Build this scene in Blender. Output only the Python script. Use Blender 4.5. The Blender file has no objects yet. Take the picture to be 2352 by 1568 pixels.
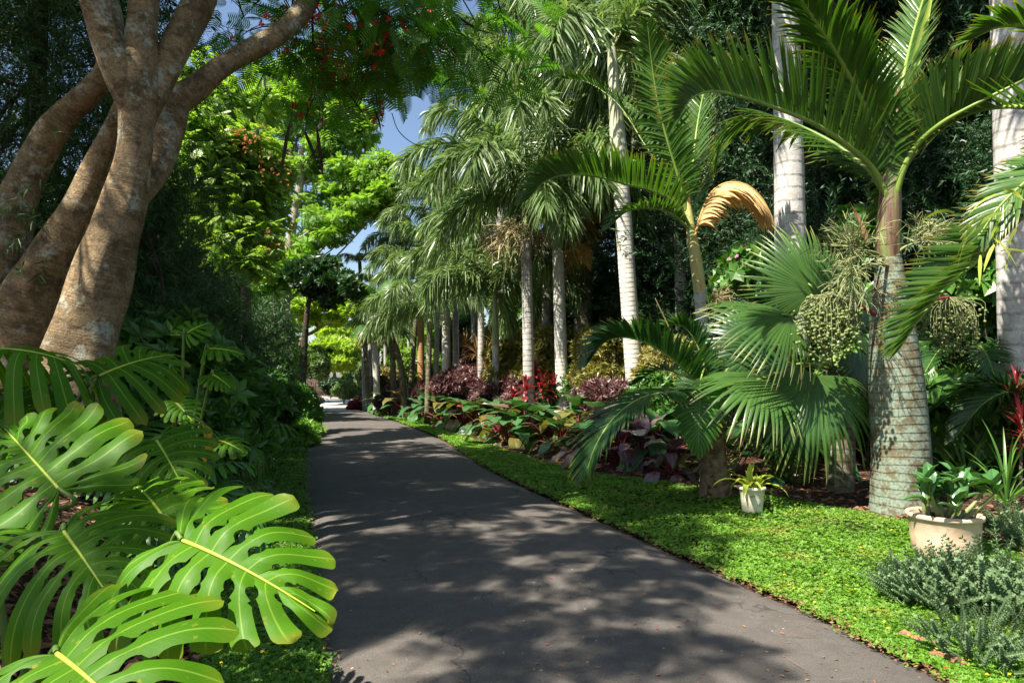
import bpy, math, random
import numpy as np
from mathutils import Vector, Matrix

SC = bpy.context.scene
COL = SC.collection
PI = math.pi
rad = math.radians

# ------------------------------------------------------------------ camera model (pixel space 2352 x 1568)
CAM_H = 1.5
FPX = 1568.0
HORIZON = 870.0
PITCH = math.atan((HORIZON - 784.0) / FPX)
CP, SP = math.cos(PITCH), math.sin(PITCH)

def P(u, v, d):
    """world point seen at u, v at forward distance d"""
    x = (u - 1176.0) / FPX
    y = -(v - 784.0) / FPX
    ry = CP - SP * y
    rz = SP + CP * y
    t = d / ry
    return np.array([x * t, d, CAM_H + rz * t])

def G(u, v, z=0.0):
    """ground point seen at u, v"""
    x = (u - 1176.0) / FPX
    y = -(v - 784.0) / FPX
    ry = CP - SP * y
    rz = SP + CP * y
    t = (z - CAM_H) / rz
    return np.array([x * t, ry * t, z])

def rng(seed):
    return np.random.default_rng(seed)

def nrm(a):
    a = np.asarray(a, float)
    return a / np.maximum(np.linalg.norm(a, axis=-1, keepdims=True), 1e-9)

def arr(*a):
    return np.array(a, float)

# ------------------------------------------------------------------ objects
def tag(o, label=None, cat=None, group=None, kind=None):
    if label: o['label'] = label
    if cat: o['category'] = cat
    if group: o['group'] = group
    if kind: o['kind'] = kind
    return o

def thing(name, label, cat, loc=(0, 0, 0), group=None):
    o = bpy.data.objects.new(name, None)
    o.empty_display_size = 0.2
    COL.objects.link(o)
    o.location = [float(c) for c in loc]
    return tag(o, label, cat, group)

def link(name, me, parent=None, loc=None, rot=None, scale=None):
    o = bpy.data.objects.new(name, me)
    COL.objects.link(o)
    if parent is not None: o.parent = parent
    if loc is not None: o.location = [float(c) for c in loc]
    if rot is not None: o.rotation_euler = rot
    if scale is not None: o.scale = (scale, scale, scale) if np.isscalar(scale) else scale
    return o

def dup(root, loc, rotz=0.0, scale=1.0, label=None, group=None):
    r = root.copy(); COL.objects.link(r)
    r.location = [float(c) for c in loc]
    r.rotation_euler = (0, 0, rotz)
    r.scale = (scale, scale, scale)
    if label: r['label'] = label
    if group: r['group'] = group
    for ch in list(root.children):
        c = ch.copy(); COL.objects.link(c); c.parent = r
        for g in list(ch.children):
            d = g.copy(); COL.objects.link(d); d.parent = c
    return r

class MB:
    def __init__(self):
        self.V = []; self.L = []; self.T = []; self.M = []; self.U = []; self.n = 0
    def add(self, V, F, mi=0, U=None):
        V = np.asarray(V, float).reshape(-1, 3)
        F = np.asarray(F, int)
        if len(F) == 0: return self
        self.V.append(V)
        self.L.append((F + self.n).ravel())
        self.T.append(np.full(len(F), F.shape[1]))
        self.M.append(np.full(len(F), mi))
        self.U.append(np.zeros((len(V), 2)) if U is None else np.asarray(U, float).reshape(-1, 2))
        self.n += len(V)
        return self
    def mesh(self, name, mats, origin=(0, 0, 0), smooth=True):
        V = np.concatenate(self.V) - np.asarray(origin, float)
        L = np.concatenate(self.L).astype(np.int32)
        T = np.concatenate(self.T).astype(np.int32)
        M = np.concatenate(self.M).astype(np.int32)
        U = np.concatenate(self.U)
        me = bpy.data.meshes.new(name)
        me.vertices.add(len(V)); me.vertices.foreach_set('co', V.astype(np.float32).ravel())
        me.loops.add(len(L)); me.loops.foreach_set('vertex_index', L)
        me.polygons.add(len(T))
        st = np.zeros(len(T), np.int32); st[1:] = np.cumsum(T)[:-1]
        me.polygons.foreach_set('loop_start', st)
        me.polygons.foreach_set('material_index', M)
        me.polygons.foreach_set('use_smooth', np.full(len(T), bool(smooth)))
        uv = me.uv_layers.new(name='UVMap')
        uv.data.foreach_set('uv', U[L].astype(np.float32).ravel())
        for m in (mats if isinstance(mats, (list, tuple)) else [mats]):
            me.materials.append(m)
        me.update(calc_edges=True)
        return me
    def build(self, name, mats, parent=None, smooth=True, world=True):
        """vertices are world coordinates when world; the mesh is stored relative to its thing"""
        org = np.zeros(3)
        if parent is not None and world:
            p = parent
            while p is not None:
                org = org + np.array(p.location); p = p.parent
        me = self.mesh(name, mats, org, smooth)
        return link(name, me, parent)

# ------------------------------------------------------------------ geometry
def spline(pts, n):
    """Catmull-Rom through pts (any number of components)"""
    Q = np.asarray(pts, float)
    if len(Q) == 2:
        t = np.linspace(0, 1, n)[:, None]
        return Q[0] * (1 - t) + Q[1] * t
    Q = np.vstack([2 * Q[0] - Q[1], Q, 2 * Q[-1] - Q[-2]])
    m = len(Q) - 3
    t = np.linspace(0, m - 1e-6, n)
    i = t.astype(int); f = (t - i)[:, None]
    a, b, c, d = Q[i], Q[i + 1], Q[i + 2], Q[i + 3]
    return 0.5 * ((2 * b) + (c - a) * f + (2 * a - 5 * b + 4 * c - d) * f ** 2 + (3 * b - a - 3 * c + d) * f ** 3)

def frames(Pn):
    T = nrm(np.gradient(Pn, axis=0))
    up = np.array([0, 0, 1.0]) if abs(T[0, 2]) < 0.9 else np.array([1.0, 0, 0])
    N = np.zeros_like(T)
    n = up - T[0] * up.dot(T[0]); N[0] = n / np.linalg.norm(n)
    for k in range(1, len(T)):
        n = N[k - 1] - T[k] * N[k - 1].dot(T[k]); N[k] = n / np.linalg.norm(n)
    return T, N, np.cross(T, N)

def tube(pts, r, n=8, lump=0.0, seed=0, cap=True):
    Pn = np.asarray(pts, float); m = len(Pn)
    r = np.broadcast_to(np.asarray(r, float), (m,)).copy()
    T, N, B = frames(Pn)
    a = np.linspace(0, 2 * PI, n, endpoint=False)
    rr = np.repeat(r[:, None], n, 1)
    ln = np.concatenate([[0], np.cumsum(np.linalg.norm(np.diff(Pn, axis=0), axis=1))])
    if lump:
        g = rng(seed)
        for k in range(6):
            fz, fa, ph, ph2 = g.uniform(2, 9), g.integers(1, 5), g.uniform(0, 6.3), g.uniform(0, 6.3)
            rr = rr * (1 + lump * np.sin(ln[:, None] * fz + ph) * np.sin(a[None] * fa + ph2 + ln[:, None] * 0.8) / (1 + 0.25 * k))
    V = Pn[:, None] + rr[..., None] * (np.cos(a)[None, :, None] * N[:, None] + np.sin(a)[None, :, None] * B[:, None])
    i = np.arange(m - 1)[:, None] * n; j = np.arange(n)[None]; j2 = (j + 1) % n
    F = np.stack([i + j, i + j2, i + n + j2, i + n + j], -1).reshape(-1, 4)
    U = np.stack([np.broadcast_to(a[None] / (2 * PI), (m, n)), np.broadcast_to(ln[:, None], (m, n))], -1)
    V = V.reshape(-1, 3); U = U.reshape(-1, 2)
    return V, F, U

def add_tube(mb, pts, r, n=8, mi=0, lump=0.0, seed=0):
    V, F, U = tube(pts, r, n, lump, seed)
    mb.add(V, F, mi, U)
    m = len(pts)
    c = np.array([pts[-1]]); k = len(V)
    ring = np.arange((m - 1) * n, m * n)
    mb.add(np.vstack([V[ring], c]), np.stack([np.arange(n), (np.arange(n) + 1) % n, np.full(n, n)], -1), mi)
    return mb

def lathe(prof, n=40, center=(0, 0, 0)):
    prof = np.asarray(prof, float); m = len(prof)
    a = np.linspace(0, 2 * PI, n, endpoint=False)
    V = np.stack([prof[:, 0][:, None] * np.cos(a), prof[:, 0][:, None] * np.sin(a), np.repeat(prof[:, 1][:, None], n, 1)], -1) + np.asarray(center)
    i = np.arange(m - 1)[:, None] * n; j = np.arange(n)[None]; j2 = (j + 1) % n
    F = np.stack([i + j, i + j2, i + n + j2, i + n + j], -1).reshape(-1, 4)
    U = np.stack([np.broadcast_to(a[None] / (2 * PI), (m, n)), np.broadcast_to(prof[:, 1][:, None], (m, n))], -1)
    return V.reshape(-1, 3), F, U.reshape(-1, 2)

def frame_of(y, z):
    Y = nrm(y); X = np.cross(Y, np.asarray(z, float))
    bad = np.linalg.norm(X, axis=-1) < 1e-5
    if np.any(bad): X = np.where(bad[..., None], np.array([1.0, 0, 0]), X)
    X = nrm(X); Z = np.cross(X, Y)
    return X, Y, Z

def scatter(tpl, pos, y, z, s):
    """copies of tpl (V, F, U) at pos, its +Y along y, its +Z near z, scaled s"""
    tv, tf, tu = tpl
    N = len(pos); nv = len(tv)
    X, Y, Z = frame_of(y, z)
    s = np.broadcast_to(np.asarray(s, float), (N,))
    V = pos[:, None] + s[:, None, None] * (tv[None, :, 0:1] * X[:, None] + tv[None, :, 1:2] * Y[:, None] + tv[None, :, 2:3] * Z[:, None])
    F = (tf[None] + (np.arange(N) * nv)[:, None, None]).reshape(-1, tf.shape[1])
    U = np.broadcast_to(tu[None], (N, nv, 2))
    return V.reshape(-1, 3), F, U.reshape(-1, 2)

def place(tpl, pos, y, z, s=1.0):
    V, F, U = scatter(tpl, np.array([pos]), np.array([y]), np.array([z]), s)
    return V, F, U

PROF = (0.45, 0.95, 1.0, 0.72, 0.04)

def strips(B, D, L, W, Nn, droop=0.25, prof=PROF, fold=0.0, grav=(0, 0, -1.0), curl=None):
    """ribbon leaves: base B, direction D, length L, half width W, flat side near Nn"""
    B = np.asarray(B, float); N = len(B)
    D = nrm(D); L = np.broadcast_to(np.asarray(L, float), (N,)); W = np.broadcast_to(np.asarray(W, float), (N,))
    droop = np.broadcast_to(np.asarray(droop, float), (N,))
    g = np.asarray(grav, float)
    k = len(prof); t = np.linspace(0, 1, k)
    C = B[:, None] + L[:, None, None] * (t[None, :, None] * D[:, None] + (droop[:, None] * t[None] ** 2)[..., None] * g)
    T = nrm(D[:, None] + (2 * droop[:, None] * t[None])[..., None] * g)
    S = np.cross(T, np.broadcast_to(np.asarray(Nn, float).reshape(-1, 1, 3), (N, k, 3)))
    S = nrm(S)
    w = W[:, None] * np.asarray(prof)[None]
    if fold:
        up = np.cross(S, T)
        lift = (w * fold)[..., None] * up
        V = np.stack([C - S * w[..., None] + lift, C, C + S * w[..., None] + lift], 2)
        q = 3
    else:
        V = np.stack([C - S * w[..., None], C + S * w[..., None]], 2)
        q = 2
    i = (np.arange(k - 1) * q)[:, None]; j = np.arange(q - 1)[None]
    f = np.stack([i + j, i + j + 1, i + q + j + 1, i + q + j], -1).reshape(-1, 4)
    F = (f[None] + (np.arange(N) * k * q)[:, None, None]).reshape(-1, 4)
    uu = np.linspace(0, 1, q)
    U = np.stack([np.broadcast_to(uu[None, None], (N, k, q)), np.broadcast_to(t[None, :, None], (N, k, q))], -1)
    return V.reshape(-1, 3), F, U.reshape(-1, 2)

# ------------------------------------------------------------------ leaf templates (along +Y, face +Z, length 1)
def merge_tpl(parts):
    V, F, U, n = [], [], [], 0
    for v, f, u in parts:
        V.append(v); F.append(f + n); U.append(u); n += len(v)
    return np.concatenate(V), np.concatenate(F), np.concatenate(U)

def tpl_leaf(w=0.25, fold=0.25, droop=0.12, prof=(0.1, 0.8, 1.0, 0.6, 0.03)):
    return strips([[0, 0, 0]], [[0, 1, 0]], 1.0, w, [[0, 0, 1]], droop, prof, fold)

def tpl_quadleaf(w=0.25, bend=0.1):
    V = np.array([[0, 0, 0], [w, 0.45, bend * 0.5], [0, 1, -bend], [-w, 0.45, bend * 0.5]], float)
    return V, np.array([[0, 1, 2, 3]]), np.array([[0.5, 0], [1, .5], [0.5, 1], [0, .5]])

def tpl_pinnate(k=6, ll=0.36, w=0.3, droop=0.2, terminal=True, ang=62):
    parts = []
    q = tpl_quadleaf(w, 0.1)
    for i in range(k):
        y = 0.15 + 0.75 * i / max(1, k - 1)
        l = ll * (0.75 + 0.5 * math.sin(PI * (0.15 + 0.7 * i / k)))
        for sgn in (-1, 1):
            d = np.array([[sgn * math.sin(rad(ang)), math.cos(rad(ang)), -0.18]])
            parts.append(scatter(q, np.array([[0, y, -droop * y * y]]), d, np.array([[0, 0.1, 1.0]]), l))
    if terminal:
        parts.append(scatter(q, np.array([[0, 0.92, -droop * 0.85]]), np.array([[0, 1, -2 * droop]]), np.array([[0, 0, 1.0]]), ll))
    return merge_tpl(parts)

def tpl_bipinnate(k=11, droop=0.22):
    """feathery leaf: every pinna a narrow comb of two blades"""
    parts = []
    for i in range(k):
        y = 0.12 + 0.84 * i / (k - 1)
        l = 0.34 * (0.55 + 0.6 * math.sin(PI * (0.12 + 0.8 * i / k)))
        for sgn in (-1, 1):
            d = np.array([[sgn * 0.93, 0.36, -0.15]])
            parts.append(strips(np.array([[0, y, -droop * y * y]]), d, l, 0.030, [[0, 0, 1]], 0.12, (0.7, 1, 0.25), 0))
    parts.append(strips([[0, 0, 0]], [[0, 1, 0]], 1.0, 0.008, [[0, 0, 1]], droop, (1, .8, .6, .4), 0))
    return merge_tpl(parts)

def tpl_rosette(k=6, w=0.22, lift=0.5, seed=1, droop=0.2):
    g = rng(seed); parts = []
    q = tpl_quadleaf(w, 0.12)
    for i in range(k):
        a = 2 * PI * i / k + g.uniform(-.3, .3)
        d = np.array([[math.cos(a), lift * g.uniform(.5, 1.5), math.sin(a)]])
        parts.append(scatter(q, np.array([[0, 0.1 * g.random(), 0]]), d, np.array([[0, 1, 0.05]]), g.uniform(.75, 1.1)))
    return merge_tpl(parts)

def tpl_needles(k=14, w=0.018, ll=0.3, seed=1, droop=0.2):
    g = rng(seed)
    y = np.linspace(0.05, 1, k)
    B = np.stack([0 * y, y, -droop * y * y], -1)
    a = g.uniform(0, 2 * PI, k)
    D = np.stack([np.cos(a) * .8, 0.75 + 0 * a, np.sin(a) * .8 - .2], -1)
    st = strips(B, D, ll * g.uniform(.7, 1.15, k), w, rng(seed + 1).normal(size=(k, 3)), 0.15, (0.6, 1.0, 0.1))
    return st

def tpl_clover(seed=0):
    """four small oval leaflets on a short stalk"""
    parts = []
    q = tpl_quadleaf(0.36, -0.08)
    for i in range(4):
        a = PI / 4 + i * PI / 2 + (0.25 if i % 2 else -0.25)
        d = np.array([[math.cos(a), math.sin(a), 0.18]])
        parts.append(scatter(q, np.array([[0, 0, 0]]), d, np.array([[0, 0, 1.0]]), 1.0))
    return merge_tpl(parts)

# ------------------------------------------------------------------ materials
def new_mat(name):
    m = bpy.data.materials.new(name); m.use_nodes = True
    nt = m.node_tree
    for n in list(nt.nodes): nt.nodes.remove(n)
    out = nt.nodes.new('ShaderNodeOutputMaterial')
    return m, nt, out

def N_(nt, typ, **kw):
    n = nt.nodes.new(typ)
    for k, v in kw.items():
        if k in n.inputs: n.inputs[k].default_value = v
        else: setattr(n, k, v)
    return n

def c4(c): return (c[0], c[1], c[2], 1.0)

def mixc(nt, fac, a, b, mode='MIX'):
    n = nt.nodes.new('ShaderNodeMix'); n.data_type = 'RGBA'; n.blend_type = mode
    for sock, v in ((n.inputs[0], fac), (n.inputs[6], a), (n.inputs[7], b)):
        if hasattr(v, 'is_linked') or hasattr(v, 'links'): nt.links.new(v, sock)
        elif isinstance(v, (int, float)): sock.default_value = v
        else: sock.default_value = c4(v)
    return n.outputs[2]

def math_(nt, op, a, b=None, clamp=False):
    n = nt.nodes.new('ShaderNodeMath'); n.operation = op; n.use_clamp = clamp
    for i, v in enumerate((a, b)):
        if v is None: continue
        if hasattr(v, 'links'): nt.links.new(v, n.inputs[i])
        else: n.inputs[i].default_value = v
    return n.outputs[0]

def ramp(nt, fac, stops):
    n = nt.nodes.new('ShaderNodeValToRGB')
    e = n.color_ramp.elements
    while len(e) < len(stops): e.new(0.5)
    for x, (p, c) in zip(e, stops):
        x.position = p; x.color = c4(c) if not isinstance(c, (int, float)) else (c, c, c, 1)
    nt.links.new(fac, n.inputs[0])
    return n.outputs[0]

def noise(nt, vec, scale, detail=4, rough=0.55):
    n = N_(nt, 'ShaderNodeTexNoise', Scale=scale, Detail=detail, Roughness=rough)
    nt.links.new(vec, n.inputs['Vector'])
    return n.outputs[0]

def leaf_mat(name, c1, c2, rough=0.42, tr=0.35, trc=None, vein=None, vein_w=0.12, tip=None, spec=0.5, patch=0.0, patch_c=(.12, .13, .02), streak=0.0, dry=None):
    m, nt, out = new_mat(name)
    geo = nt.nodes.new('ShaderNodeNewGeometry')
    tc = nt.nodes.new('ShaderNodeTexCoord')
    r = geo.outputs['Random Per Island']
    col = mixc(nt, r, c1, c2)
    oi = nt.nodes.new('ShaderNodeObjectInfo')
    nz = noise(nt, geo.outputs['Position'], 1.3, 3)
    v = math_(nt, 'MULTIPLY_ADD', nz, 0.7); v.node.inputs[2].default_value = 0.65
    vv = math_(nt, 'MULTIPLY_ADD', oi.outputs['Random'], 0.24); vv.node.inputs[2].default_value = 0.88
    v = math_(nt, 'MULTIPLY', v, vv)
    hs = nt.nodes.new('ShaderNodeHueSaturation'); nt.links.new(col, hs.inputs['Color']); nt.links.new(v, hs.inputs['Value'])
    col = hs.outputs[0]
    uv = None
    if vein or tip or streak:
        sep = nt.nodes.new('ShaderNodeSeparateXYZ'); nt.links.new(tc.outputs['UV'], sep.inputs[0])
        ux, uy = sep.outputs[0], sep.outputs[1]
    if vein:
        d = math_(nt, 'ABSOLUTE', math_(nt, 'SUBTRACT', ux, 0.5))
        f = math_(nt, 'SUBTRACT', 1.0, math_(nt, 'DIVIDE', d, vein_w * 0.5), True)
        f = math_(nt, 'MULTIPLY', f, 0.75)
        col = mixc(nt, f, col, vein)
    if streak:
        wv = math_(nt, 'SINE', math_(nt, 'SUBTRACT', math_(nt, 'MULTIPLY', uy, 90.0), math_(nt, 'MULTIPLY', math_(nt, 'ABSOLUTE', math_(nt, 'SUBTRACT', ux, 0.5)), 26.0)))
        f = math_(nt, 'MULTIPLY', math_(nt, 'MULTIPLY_ADD', wv, 0.5), streak)
        col = mixc(nt, f, col, tuple(min(1, x * 1.7) for x in c2))
    if tip:
        f = math_(nt, 'MULTIPLY', math_(nt, 'SUBTRACT', uy, 0.80), 5.0, True)
        f = math_(nt, 'MULTIPLY', f, math_(nt, 'ADD', math_(nt, 'MULTIPLY', r, 0.8), 0.1))
        col = mixc(nt, f, col, tip)
    if dry:
        dn = noise(nt, geo.outputs['Position'], 1.1, 4)
        col = mixc(nt, ramp(nt, dn, [(0.56, 0.0), (0.68, 0.75)]), col, dry)
    if patch:
        n2 = noise(nt, tc.outputs['Object'], 38.0, 2)
        f = ramp(nt, n2, [(0.66, 0.0), (0.72, patch)])
        col = mixc(nt, f, col, patch_c)
    b = N_(nt, 'ShaderNodeBsdfPrincipled', Roughness=rough)
    b.inputs['Specular IOR Level'].default_value = spec
    nt.links.new(col, b.inputs['Base Color'])
    rn = noise(nt, tc.outputs['Object'], 14.0, 3)
    rr = math_(nt, 'MULTIPLY_ADD', rn, 0.25); rr.node.inputs[2].default_value = rough - 0.12
    nt.links.new(rr, b.inputs['Roughness'])
    bump = N_(nt, 'ShaderNodeBump', Strength=0.12, Distance=0.01)
    nt.links.new(rn, bump.inputs['Height']); nt.links.new(bump.outputs[0], b.inputs['Normal'])
    t = nt.nodes.new('ShaderNodeBsdfTranslucent')
    if trc is None: trc = (1.35, 1.5, 0.45)
    tcol = mixc(nt, 1.0, col, trc, 'MULTIPLY')
    nt.links.new(tcol, t.inputs['Color'])
    mx = nt.nodes.new('ShaderNodeMixShader'); mx.inputs[0].default_value = tr
    nt.links.new(b.outputs[0], mx.inputs[1]); nt.links.new(t.outputs[0], mx.inputs[2])
    nt.links.new(mx.outputs[0], out.inputs[0])
    return m

def plain_mat(name, c1, c2=None, rough=0.7, scale=8.0, bump=0.15, spec=0.3, spots=None):
    m, nt, out = new_mat(name)
    tc = nt.nodes.new('ShaderNodeTexCoord')
    n = noise(nt, tc.outputs['Object'], scale, 5)
    col = ramp(nt, n, [(0.35, c1), (0.68, c2 or c1)])
    if spots:
        n2 = noise(nt, tc.outputs['Object'], spots[0], 3)
        col = mixc(nt, ramp(nt, n2, [(spots[1], 0.0), (spots[1] + .06, 1.0)]), col, spots[2])
    b = N_(nt, 'ShaderNodeBsdfPrincipled', Roughness=rough)
    b.inputs['Specular IOR Level'].default_value = spec
    nt.links.new(col, b.inputs['Base Color'])
    if bump:
        bp = N_(nt, 'ShaderNodeBump', Strength=bump, Distance=0.02)
        nt.links.new(noise(nt, tc.outputs['Object'], scale * 3, 5), bp.inputs['Height']); nt.links.new(bp.outputs[0], b.inputs['Normal'])
    nt.links.new(b.outputs[0], out.inputs[0])
    return m

def palm_trunk_mat(name, c1, c2, ring=0.35, ring_gap=0.12, lichen=0.0, lichen_c=(.36, .40, .34), ring_c=(.06, .05, .035), moss=None):
    """UV.y is metres up the trunk"""
    m, nt, out = new_mat(name)
    tc = nt.nodes.new('ShaderNodeTexCoord')
    sep = nt.nodes.new('ShaderNodeSeparateXYZ'); nt.links.new(tc.outputs['UV'], sep.inputs[0])
    wob = noise(nt, tc.outputs['Object'], 2.5, 2)
    wob2 = noise(nt, tc.outputs['Object'], 9.0, 3)
    y = math_(nt, 'ADD', math_(nt, 'DIVIDE', sep.outputs[1], ring_gap), math_(nt, 'MULTIPLY_ADD', wob, 0.7))
    y = math_(nt, 'ADD', y, math_(nt, 'MULTIPLY', wob2, 0.16))
    fr = math_(nt, 'FRACT', y)
    line = ramp(nt, fr, [(0.0, 1.0), (0.10, 0.7), (0.22, 0.0), (0.95, 0.0)])
    mp = N_(nt, 'ShaderNodeMapping'); mp.inputs['Scale'].default_value = (26, 26, 3)
    nt.links.new(tc.outputs['Object'], mp.inputs['Vector'])
    fib = noise(nt, mp.outputs[0], 1.0, 4)
    big = noise(nt, tc.outputs['Object'], 3.3, 5, 0.7)
    col = ramp(nt, big, [(0.34, c1), (0.66, c2)])
    col = mixc(nt, math_(nt, 'MULTIPLY', math_(nt, 'SUBTRACT', fib, 0.5), 0.9, True), col, ring_c)
    fleck = noise(nt, tc.outputs['Object'], 30.0, 5, 0.7)
    col = mixc(nt, ramp(nt, fleck, [(0.55, 0.0), (0.70, 0.65)]), col, ring_c)
    lc = math_(nt, 'MULTIPLY', line, ring)
    col = mixc(nt, lc, col, ring_c)
    if lichen:
        ln = noise(nt, tc.outputs['Object'], 7.0, 6, 0.72)
        ln2 = noise(nt, tc.outputs['Object'], 42.0, 3)
        f = math_(nt, 'MULTIPLY', ramp(nt, ln, [(0.52 - 0.12 * lichen, 0.0), (0.60 - 0.12 * lichen, 1.0)]), ramp(nt, ln2, [(0.35, 0.15), (0.55, 1.0)]))
        col = mixc(nt, f, col, lichen_c)
    if moss:
        mn = noise(nt, tc.outputs['Object'], 5.0, 5)
        col = mixc(nt, ramp(nt, mn, [(0.45, 0.0), (0.62, 0.8)]), col, moss)
    b = N_(nt, 'ShaderNodeBsdfPrincipled', Roughness=0.85)
    b.inputs['Specular IOR Level'].default_value = 0.2
    nt.links.new(col, b.inputs['Base Color'])
    h = math_(nt, 'ADD', math_(nt, 'MULTIPLY', line, -1.0), math_(nt, 'MULTIPLY', fib, 0.6))
    h = math_(nt, 'ADD', h, math_(nt, 'MULTIPLY', fleck, 0.5))
    bp = N_(nt, 'ShaderNodeBump', Strength=0.5, Distance=0.015)
    nt.links.new(h, bp.inputs['Height']); nt.links.new(bp.outputs[0], b.inputs['Normal'])
    nt.links.new(b.outputs[0], out.inputs[0])
    return m

def bark_mat(name, c1, c2, c3, lichen=0.5, wrinkle=(6, 14)):
    """smooth wrinkled bark with pale patches; UV.y metres along the limb"""
    m, nt, out = new_mat(name)
    tc = nt.nodes.new('ShaderNodeTexCoord')
    n0 = noise(nt, tc.outputs['Object'], 2.2, 5, 0.65)
    col = ramp(nt, n0, [(0.3, c1), (0.5, c2), (0.72, c1)])
    mp = N_(nt, 'ShaderNodeMapping'); mp.inputs['Scale'].default_value = (wrinkle[0], wrinkle[1], 1)
    nt.links.new(tc.outputs['UV'], mp.inputs['Vector'])
    wr = noise(nt, mp.outputs[0], 1.0, 5, 0.6)
    mp2 = N_(nt, 'ShaderNodeMapping'); mp2.inputs['Scale'].default_value = (4, 46, 1)
    nt.links.new(tc.outputs['UV'], mp2.inputs['Vector'])
    wr2 = noise(nt, mp2.outputs[0], 1.0, 4, 0.6)
    col = mixc(nt, ramp(nt, wr2, [(0.52, 0.0), (0.66, 0.45)]), col, tuple(x * 1.7 for x in c2))
    col = mixc(nt, ramp(nt, wr, [(0.34, 0.75), (0.48, 0.0)]), col, tuple(x * 0.32 for x in c1))
    bl = noise(nt, tc.outputs['Object'], 5.5, 7, 0.8)
    col = mixc(nt, ramp(nt, bl, [(0.50, 0.0), (0.60, 0.7)]), col, tuple(x * 0.45 for x in c1))
    gr = noise(nt, tc.outputs['Object'], 55.0, 5, 0.75)
    col = mixc(nt, ramp(nt, gr, [(0.40, 0.55), (0.56, 0.0)]), col, tuple(x * 0.5 for x in c1))
    if lichen:
        ln = noise(nt, tc.outputs['Object'], 4.2, 6, 0.75)
        ln2 = noise(nt, tc.outputs['Object'], 26.0, 4)
        f = math_(nt, 'MULTIPLY', ramp(nt, ln, [(0.535, 0.0), (0.60, lichen)]), ramp(nt, ln2, [(0.38, 0.2), (0.55, 1.0)]))
        col = mixc(nt, f, col, c3)
    b = N_(nt, 'ShaderNodeBsdfPrincipled', Roughness=0.8)
    b.inputs['Specular IOR Level'].default_value = 0.25
    nt.links.new(col, b.inputs['Base Color'])
    h = math_(nt, 'ADD', math_(nt, 'MULTIPLY', wr, 1.0), math_(nt, 'MULTIPLY', wr2, 0.6))
    h = math_(nt, 'ADD', h, math_(nt, 'MULTIPLY', bl, 1.2))
    h = math_(nt, 'ADD', h, math_(nt, 'MULTIPLY', gr, 0.5))
    bp = N_(nt, 'ShaderNodeBump', Strength=0.55, Distance=0.03)
    nt.links.new(h, bp.inputs['Height']); nt.links.new(bp.outputs[0], b.inputs['Normal'])
    nt.links.new(b.outputs[0], out.inputs[0])
    return m

def asphalt_mat():
    m, nt, out = new_mat('asphalt')
    tc = nt.nodes.new('ShaderNodeTexCoord'); O = tc.outputs['Object']
    big = noise(nt, O, 0.5, 4)
    col = ramp(nt, big, [(0.3, (.097, .085, .074)), (0.7, (.146, .129, .112))])
    fine = noise(nt, O, 160.0, 3, 0.7)
    col = mixc(nt, ramp(nt, fine, [(0.42, 0.6), (0.55, 0.0)]), col, (.042, .040, .038))
    col = mixc(nt, ramp(nt, fine, [(0.60, 0.0), (0.72, 0.6)]), col, (.24, .23, .22))
    mid = noise(nt, O, 7.0, 6, 0.7)
    col = mixc(nt, ramp(nt, mid, [(0.38, 0.45), (0.56, 0.0)]), col, (.066, .058, .05))
    vo = N_(nt, 'ShaderNodeTexVoronoi', Scale=7.0); nt.links.new(O, vo.inputs['Vector'])
    col = mixc(nt, ramp(nt, vo.outputs['Distance'], [(0.035, 0.9), (0.065, 0.0)]), col, (.34, .31, .26))
    vo2 = N_(nt, 'ShaderNodeTexVoronoi', Scale=0.55); vo2.feature = 'DISTANCE_TO_EDGE'
    wv = nt.nodes.new('ShaderNodeVectorMath'); wv.operation = 'ADD'
    nn = N_(nt, 'ShaderNodeTexNoise', Scale=1.7, Detail=4.0); nt.links.new(O, nn.inputs['Vector'])
    nt.links.new(O, wv.inputs[0]); nt.links.new(nn.outputs[1], wv.inputs[1]); nt.links.new(wv.outputs[0], vo2.inputs['Vector'])
    col = mixc(nt, math_(nt, 'MULTIPLY', ramp(nt, vo2.outputs['Distance'], [(0.002, 1.0), (0.007, 0.0)]), ramp(nt, big, [(0.42, 0.0), (0.52, 0.75)])), col, (.03, .028, .026))
    b = N_(nt, 'ShaderNodeBsdfPrincipled', Roughness=0.86)
    b.inputs['Specular IOR Level'].default_value = 0.25
    nt.links.new(col, b.inputs['Base Color'])
    bp = N_(nt, 'ShaderNodeBump', Strength=0.5, Distance=0.006)
    nt.links.new(fine, bp.inputs['Height']); nt.links.new(bp.outputs[0], b.inputs['Normal'])
    nt.links.new(b.outputs[0], out.inputs[0])
    return m

def soil_mat(name, c1, c2, c3):
    m, nt, out = new_mat(name)
    tc = nt.nodes.new('ShaderNodeTexCoord'); O = tc.outputs['Object']
    vo = N_(nt, 'ShaderNodeTexVoronoi', Scale=26.0); nt.links.new(O, vo.inputs['Vector'])
    s = nt.nodes.new('ShaderNodeSeparateColor'); nt.links.new(vo.outputs['Color'], s.inputs[0])
    col = ramp(nt, s.outputs[0], [(0.2, c1), (0.6, c2), (0.95, c3)])
    big = noise(nt, O, 1.6, 4)
    col = mixc(nt, ramp(nt, big, [(0.4, 0.0), (0.7, 0.6)]), col, c1)
    b = N_(nt, 'ShaderNodeBsdfPrincipled', Roughness=0.95)
    b.inputs['Specular IOR Level'].default_value = 0.1
    nt.links.new(col, b.inputs['Base Color'])
    bp = N_(nt, 'ShaderNodeBump', Strength=1.0, Distance=0.03)
    nt.links.new(vo.outputs['Distance'], bp.inputs['Height']); nt.links.new(bp.outputs[0], b.inputs['Normal'])
    nt.links.new(b.outputs[0], out.inputs[0])
    return m

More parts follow.
